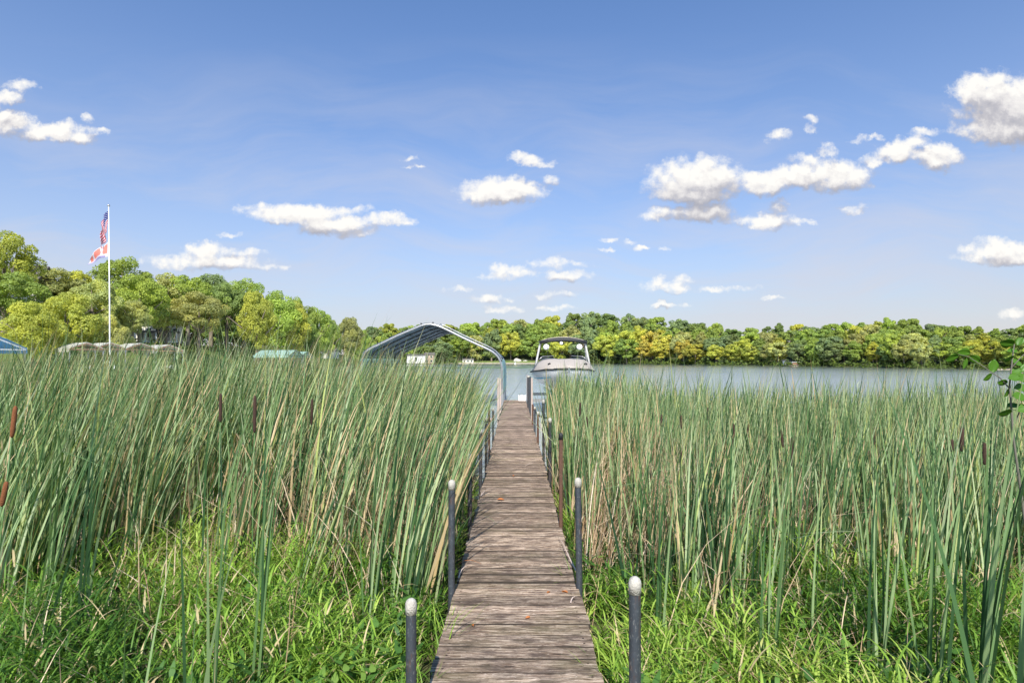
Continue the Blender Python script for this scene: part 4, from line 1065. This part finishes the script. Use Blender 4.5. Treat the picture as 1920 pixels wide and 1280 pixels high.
def trunk_mesh(seed, H, r0, limbs=5, spread=2.5, up=.75):
    rn = random.Random(seed); mb = MB()
    b = rn.uniform(-.3, .3)
    tp = [(0, 0, -.6), (0, 0, 0), (b * .3, 0, H * .3), (b * .7, b * .2, H * .6), (b, b * .4, H * .9)]
    mb.tube(tp, [r0 * 1.4, r0 * 1.1, r0 * .8, r0 * .5, r0 * .12], 8)
    for k in range(limbs):
        a = 2 * math.pi * (k + rn.random() * .6) / limbs; z = H * rn.uniform(.32, .6); L = spread * rn.uniform(.7, 1.1)
        mb.tube([(b * .5, 0, z), (math.cos(a) * L * .45, math.sin(a) * L * .45, z + H * .10), (math.cos(a) * L, math.sin(a) * L, z + H * .25)], [r0 * .45, r0 * .3, r0 * .08], 6)
    return mb.mesh('trunk', M['bark'], True)
NEARC = [(crown_mesh(100 + i, 4.3, 4.3, 80, 20000, .155, ['round', 'oval', 'round', 'round', 'oval'][i], (.15, .29)), trunk_mesh(i, 10, .30, 6, 3.2), 4.3) for i in range(5)]
FARC = [(crown_mesh(200 + i, 4.2, [4.6, 4.2, 5.4, 4.8, 4.4, 6.0, 4.6, 5.0][i], 50, 6000, .36, ['round', 'round', 'oval', 'round', 'oval', 'cone', 'round', 'oval'][i], (.17, .31)), trunk_mesh(50 + i, 10, .26, 4, 2.8), [4.6, 4.2, 5.4, 4.8, 4.4, 6.0, 4.6, 5.0][i]) for i in range(8)]
PAL = {'dark green': (.23, .325, .125), 'blue-green': (.25, .34, .18), 'mid green': (.29, .40, .12), 'fresh green': (.35, .465, .12), 'olive': (.38, .41, .18),
       'yellow-green': (.45, .50, .12), 'golden yellow': (.49, .49, .12), 'golden green': (.49, .455, .12), 'pale green': (.43, .49, .22)}
def tree(X, Y, z0, ztop, width, colname, lab, src, group, crownfrac=.78, cat='tree', jit=.12):
    cm, tm, rz = src
    root = thing('tree', lab, cat, (X, Y, z0), random.uniform(-3.1, 3.1), group)
    H = ztop - z0; ch = H * crownfrac
    t = link(bpy.data.objects.new('trunk', tm), root); t.scale = (H / 10.5, H / 10.5, H / 10.8)
    c = link(bpy.data.objects.new('crown', cm), root)
    sz = ch / (rz * 2 * 1.08); sx = width / 8.8
    c.scale = (sx, sx * random.uniform(.9, 1.1), sz); c.location = (0, 0, H - ch / 2 - ch * .01)
    k = random.uniform(1 - jit, 1 + jit); p = PAL[colname]; h = random.uniform(-.05, .05)
    c.color = (p[0] * k * (1 + h), p[1] * k, p[2] * k * (1 - h), 1)
    return root
ORD = ['first', 'second', 'third', 'fourth', 'fifth', 'sixth', 'seventh', 'eighth', 'ninth', 'tenth', 'eleventh', 'twelfth', 'thirteenth', 'fourteenth', 'fifteenth', 'sixteenth', 'seventeenth', 'eighteenth', 'nineteenth', 'twentieth']
def ordn(n):
    if n <= 20: return ORD[n - 1]
    t, u = divmod(n, 10); w = {2: 'twenty', 3: 'thirty', 4: 'forty', 5: 'fifty'}[t]
    return w + '-' + ORD[u - 1] if u else {2: 'twentieth', 3: 'thirtieth', 4: 'fortieth', 5: 'fiftieth'}[t]
# near bank trees: px, top y, distance, width px, colour, crown fraction, label
BT = [
 (8, 428, 66, 120, 'yellow-green', .62, 'tallest yellow-green tree at the edge of view above the blue canopy'),
 (-60, 440, 70, 130, 'fresh green', .7, 'green tree mostly outside the view past the tall house'),
 (22, 505, 60, 120, 'mid green', .66, 'mid green tree below the tall yellow-green one'),
 (92, 498, 80, 110, 'olive', .6, 'olive brownish tree showing between the tall yellow one and the flags'),
 (60, 560, 54, 110, 'yellow-green', .92, 'low bright yellow-green tree between the blue canopy and flag pole'),
 (120, 545, 60, 120, 'yellow-green', .9, 'bushy bright yellow tree just before the flag pole'),
 (150, 505, 84, 90, 'yellow-green', .8, 'yellow-green tree crown directly beside the second flag'),
 (175, 520, 76, 100, 'pale green', .85, 'pale tree crown behind the flag pole'),
 (228, 476, 92, 105, 'mid green', .75, 'tallest rounded green tree just past the flags'),
 (205, 585, 64, 85, 'pale green', .95, 'low pale green tree at the flag pole foot'),
 (262, 512, 84, 95, 'fresh green', .72, 'fresh green tree before the cream house'),
 (250, 560, 80, 70, 'pale green', .7, 'small pale tree with visible trunk before the cream house'),
 (305, 507, 102, 100, 'olive', .70, 'olive green tree rising over the cream house'),
 (312, 575, 92, 70, 'pale green', .55, 'low spreading pale tree in front of the cream house'),
 (352, 512, 104, 95, 'fresh green', .7, 'fresh green tree just past the cream house'),
 (372, 545, 94, 105, 'olive', .62, 'broad olive tree with bare trunk on the grassy bank'),
 (395, 511, 118, 95, 'blue-green', .72, 'blue-green tree behind the broad olive one'),
 (425, 525, 114, 80, 'dark green', .72, 'dark tree with forked trunk beyond the grassy bank'),
 (458, 516, 122, 90, 'mid green', .78, 'rounded mid green tree above the grassy bank'),
 (482, 540, 112, 75, 'yellow-green', .8, 'yellow-tinged tree above the pale green canopy'),
 (520, 540, 126, 85, 'fresh green', .82, 'fresh green tree over the pale green canopy'),
 (548, 560, 128, 70, 'yellow-green', .85, 'low yellow-green tree past the pale green canopy'),
 (560, 553, 146, 75, 'mid green', .85, 'mid green tree on the downward sloping skyline'),
 (596, 572, 150, 62, 'fresh green', .88, 'fresh green tree over the small shed'),
 (578, 600, 136, 50, 'mid green', .9, 'short green tree beside the small shed'),
 (618, 592, 165, 42, 'mid green', .9, 'smallest green tree at the end of the sloping bank row'),
 (655, 592, 215, 62, 'olive', .92, 'lone olive tree between the bank and the far shore'),
 (676, 612, 240, 42, 'mid green', .92, 'small green tree beside the lone olive one'),
]
for k, (px, ty, D, w, c, cf, lab) in enumerate(BT):
    X, Y = at(px, D); z0 = land_z(px, max(0, D - shoreD(px))) - .1
    tree(X, Y, z0, EYE + (HY - ty) * D / F, w * D / F, c, lab, NEARC[k % 5], 'trees on the near bank', cf)
# low growth filling behind the bank trees
n = 0
for px in range(-40, 640, 34):
    D = shoreD(px) + 42; X, Y = at(px + random.uniform(-8, 8), D); z0 = land_z(px, 42)
    n += 1
    tree(X, Y, z0 - .3, EYE + (HY - float(np.interp(px, [-40, 250, 500, 640], [555, 572, 590, 615]))) * D / F, 66 * D / F, random.choice(['dark green', 'mid green', 'dark green']),
         f'shaded dark tree behind the bank row, {ordn(n)} counting away from the tall house', FARC[n % 8], 'shaded trees behind the bank row', .97)
SKY = [(640, 606), (700, 604), (760, 608), (830, 605), (870, 602), (930, 594), (960, 590), (985, 594), (1020, 588), (1060, 582), (1110, 580), (1160, 586), (1200, 590), (1260, 596), (1330, 602), (1400, 612), (1430, 612), (1450, 604), (1550, 600), (1650, 597), (1690, 593), (1750, 602), (1800, 608), (1850, 613), (1880, 613), (1920, 604), (2000, 605)]
SK = np.array(SKY, float)
def sky_y(px): return float(np.interp(px, SK[:, 0], SK[:, 1]))
HUE = [(1050, 'yellow-green'), (1130, 'yellow-green'), (1205, 'golden green'), (1235, 'golden yellow'), (1170, 'mid green'), (1285, 'golden green'), (1310, 'golden yellow'), (1330, 'golden yellow'), (1375, 'yellow-green'), (1405, 'yellow-green'), (1460, 'pale green'), (1480, 'yellow-green'), (1560, 'blue-green'), (1640, 'yellow-green'), (1705, 'pale green'), (1740, 'pale green'), (1825, 'yellow-green'), (1850, 'yellow-green'), (890, 'fresh green'), (950, 'yellow-green'), (860, 'fresh green')]
cnt = {}
for row, (q, fr) in enumerate([(.012, .56), (.05, .74), (.10, .88), (.17, 1.0)]):
    px = 672 + row * 9.0
    while px < 2130:
        D0 = shoreD(px); D = D0 * (1 + q) + random.uniform(-2, 2) + (3 if row == 0 else 0)
        if row == 0 and 855 < px < 1012: D += 13
        wl = HY + EYE * F / D0; top = wl - (wl - sky_y(px)) * fr * random.uniform(.88, 1.07 if row < 3 else 1.04)
        if row == 3: top = sky_y(px) + random.uniform(-3, 4)
        wpx = random.uniform(36, 56) if row < 2 else random.uniform(34, 50)
        X, Y = at(px + random.uniform(-5, 5), D); o_ = D - D0; z0 = land_z(px, o_) - .2
        cands = [h for h in HUE if abs(h[0] - px) < 17]
        if row == 0 and cands: c = cands[0][1]
        elif row == 1 and cands and random.random() < .45: c = cands[0][1]
        else: c = random.choices(['dark green', 'blue-green', 'mid green', 'fresh green', 'olive', 'yellow-green'], [1.4, 2.2, 3, 2.2, 1.4, 1.4 if row else .8])[0]
        side = 'beyond' if px > 1056 else 'before'
        where = 'past the motorboat' if px > 1056 else ('between the canopy and motorboat' if px > 940 else 'toward the boathouse')
        key = (row, where); cnt[key] = cnt.get(key, 0) + 1
        rown = ['waterline row of the far shore', 'second row of the far forest', 'third row up the far hill', 'skyline row of the far hill'][row]
        lab = f'{c} tree, {ordn(cnt[key])} {where}, {rown}'
        hwid = wpx * D / F
        tree(X, Y, z0, EYE + (HY - top) * D / F, hwid, c, lab, FARC[random.randrange(8)], 'trees of the ' + rown, .93 if row else .9, jit=.16)
        px += wpx * random.uniform(.62, .86) * (1.0 if row else 1.05)

# shrubs and growth along the far waterline
def shore_growth():
    P = []; 
    for px in np.arange(640, 2200, 1.1):
        if 858 < px < 1014: continue
        for _ in range(6):
            D = shoreD(px) * (1 + .012 * math.sin(px * .05) + .008 * math.sin(px * .13 + 1)) + random.uniform(.2, 5); X, Y = at(px + random.uniform(-1, 1), D)
            P.append((X, Y, max(.1, land_z(px, D - shoreD(px))) + random.random() ** 1.6 * D * .0085 * (1 + .6 * math.sin(px * .21))))
    for px in np.arange(-60, 620, 1.2):
        for _ in range(9):
            D = shoreD(px) + random.uniform(12, 30); X, Y = at(px, D); P.append((X, Y, land_z(px, D - shoreD(px)) + random.random() ** 1.6 * .7 * (1 + .7 * math.sin(px * .11))))
    for px in np.arange(-80, 640, .7):
        for _ in range(7):
            D = shoreD(px) + random.uniform(40, 48); X, Y = at(px, D); P.append((X, Y, land_z(px, 44) + random.random() * 5.0))
    P = np.array(P); n = len(P); nr = rng.normal(0, .6, (n, 3)) + [0, -.4, .6]; nr /= np.linalg.norm(nr, axis=1)[:, None]
    a = np.cross(nr, rng.normal(0, 1, (n, 3))); a /= np.linalg.norm(a, axis=1)[:, None]; b = np.cross(nr, a); s = (rng.uniform(.5, 1.3, n) * np.clip(np.hypot(P[:, 0], P[:, 1]) * .0022, .14, .6))[:, None]
    V = np.stack([P - a * s, P - b * s * .6, P + a * s, P + b * s * .6], 1).reshape(-1, 3)
    o = link(bpy.data.objects.new('shoreline_growth', mesh_np('shoreline_growth', V, np.arange(n * 4).reshape(-1, 4), [M['crown']], {'rnd': np.repeat(rng.uniform(0, 1, n), 4)})))
    o.color = (.10, .15, .04, 1); o['kind'] = 'stuff'; o['label'] = 'low bushes and weeds along the far waterline'
shore_growth()
# floating weed mat on the lake
def weeds():
    rows = []
    for i in range(60):
        t = i / 59; px = 730 + (1004 - 730) * t; w = math.sin(math.pi * min(1, t * 1.0 + .02)) ** .3
        y0 = 688 - .8 * w + .5 * math.sin(i * .9); y1 = 689 + 2.0 * w + .6 * math.sin(i * .7 + 2)
        r_ = []
        for k in range(4):
            yy = y0 + (y1 - y0) * k / 3; D = EYE * F / (yy - HY); r_.append((*at(px, D), .06 + (.10 if 0 < k < 3 else 0) - .09 * (k in (0, 3))))
        rows.append(r_)
    mb = MB(); mb.sheet(rows); o = mb.build('floating_weeds', soil('weed_mat', [(.3, (.06, .10, .05)), (.6, (.12, .19, .09)), (.8, (.20, .26, .16))], .5), smooth=True); o['kind'] = 'stuff'; o['label'] = 'band of green weeds floating on the lake'
    if o.data.polygons[5].normal.z < 0: o.data.flip_normals()
weeds()
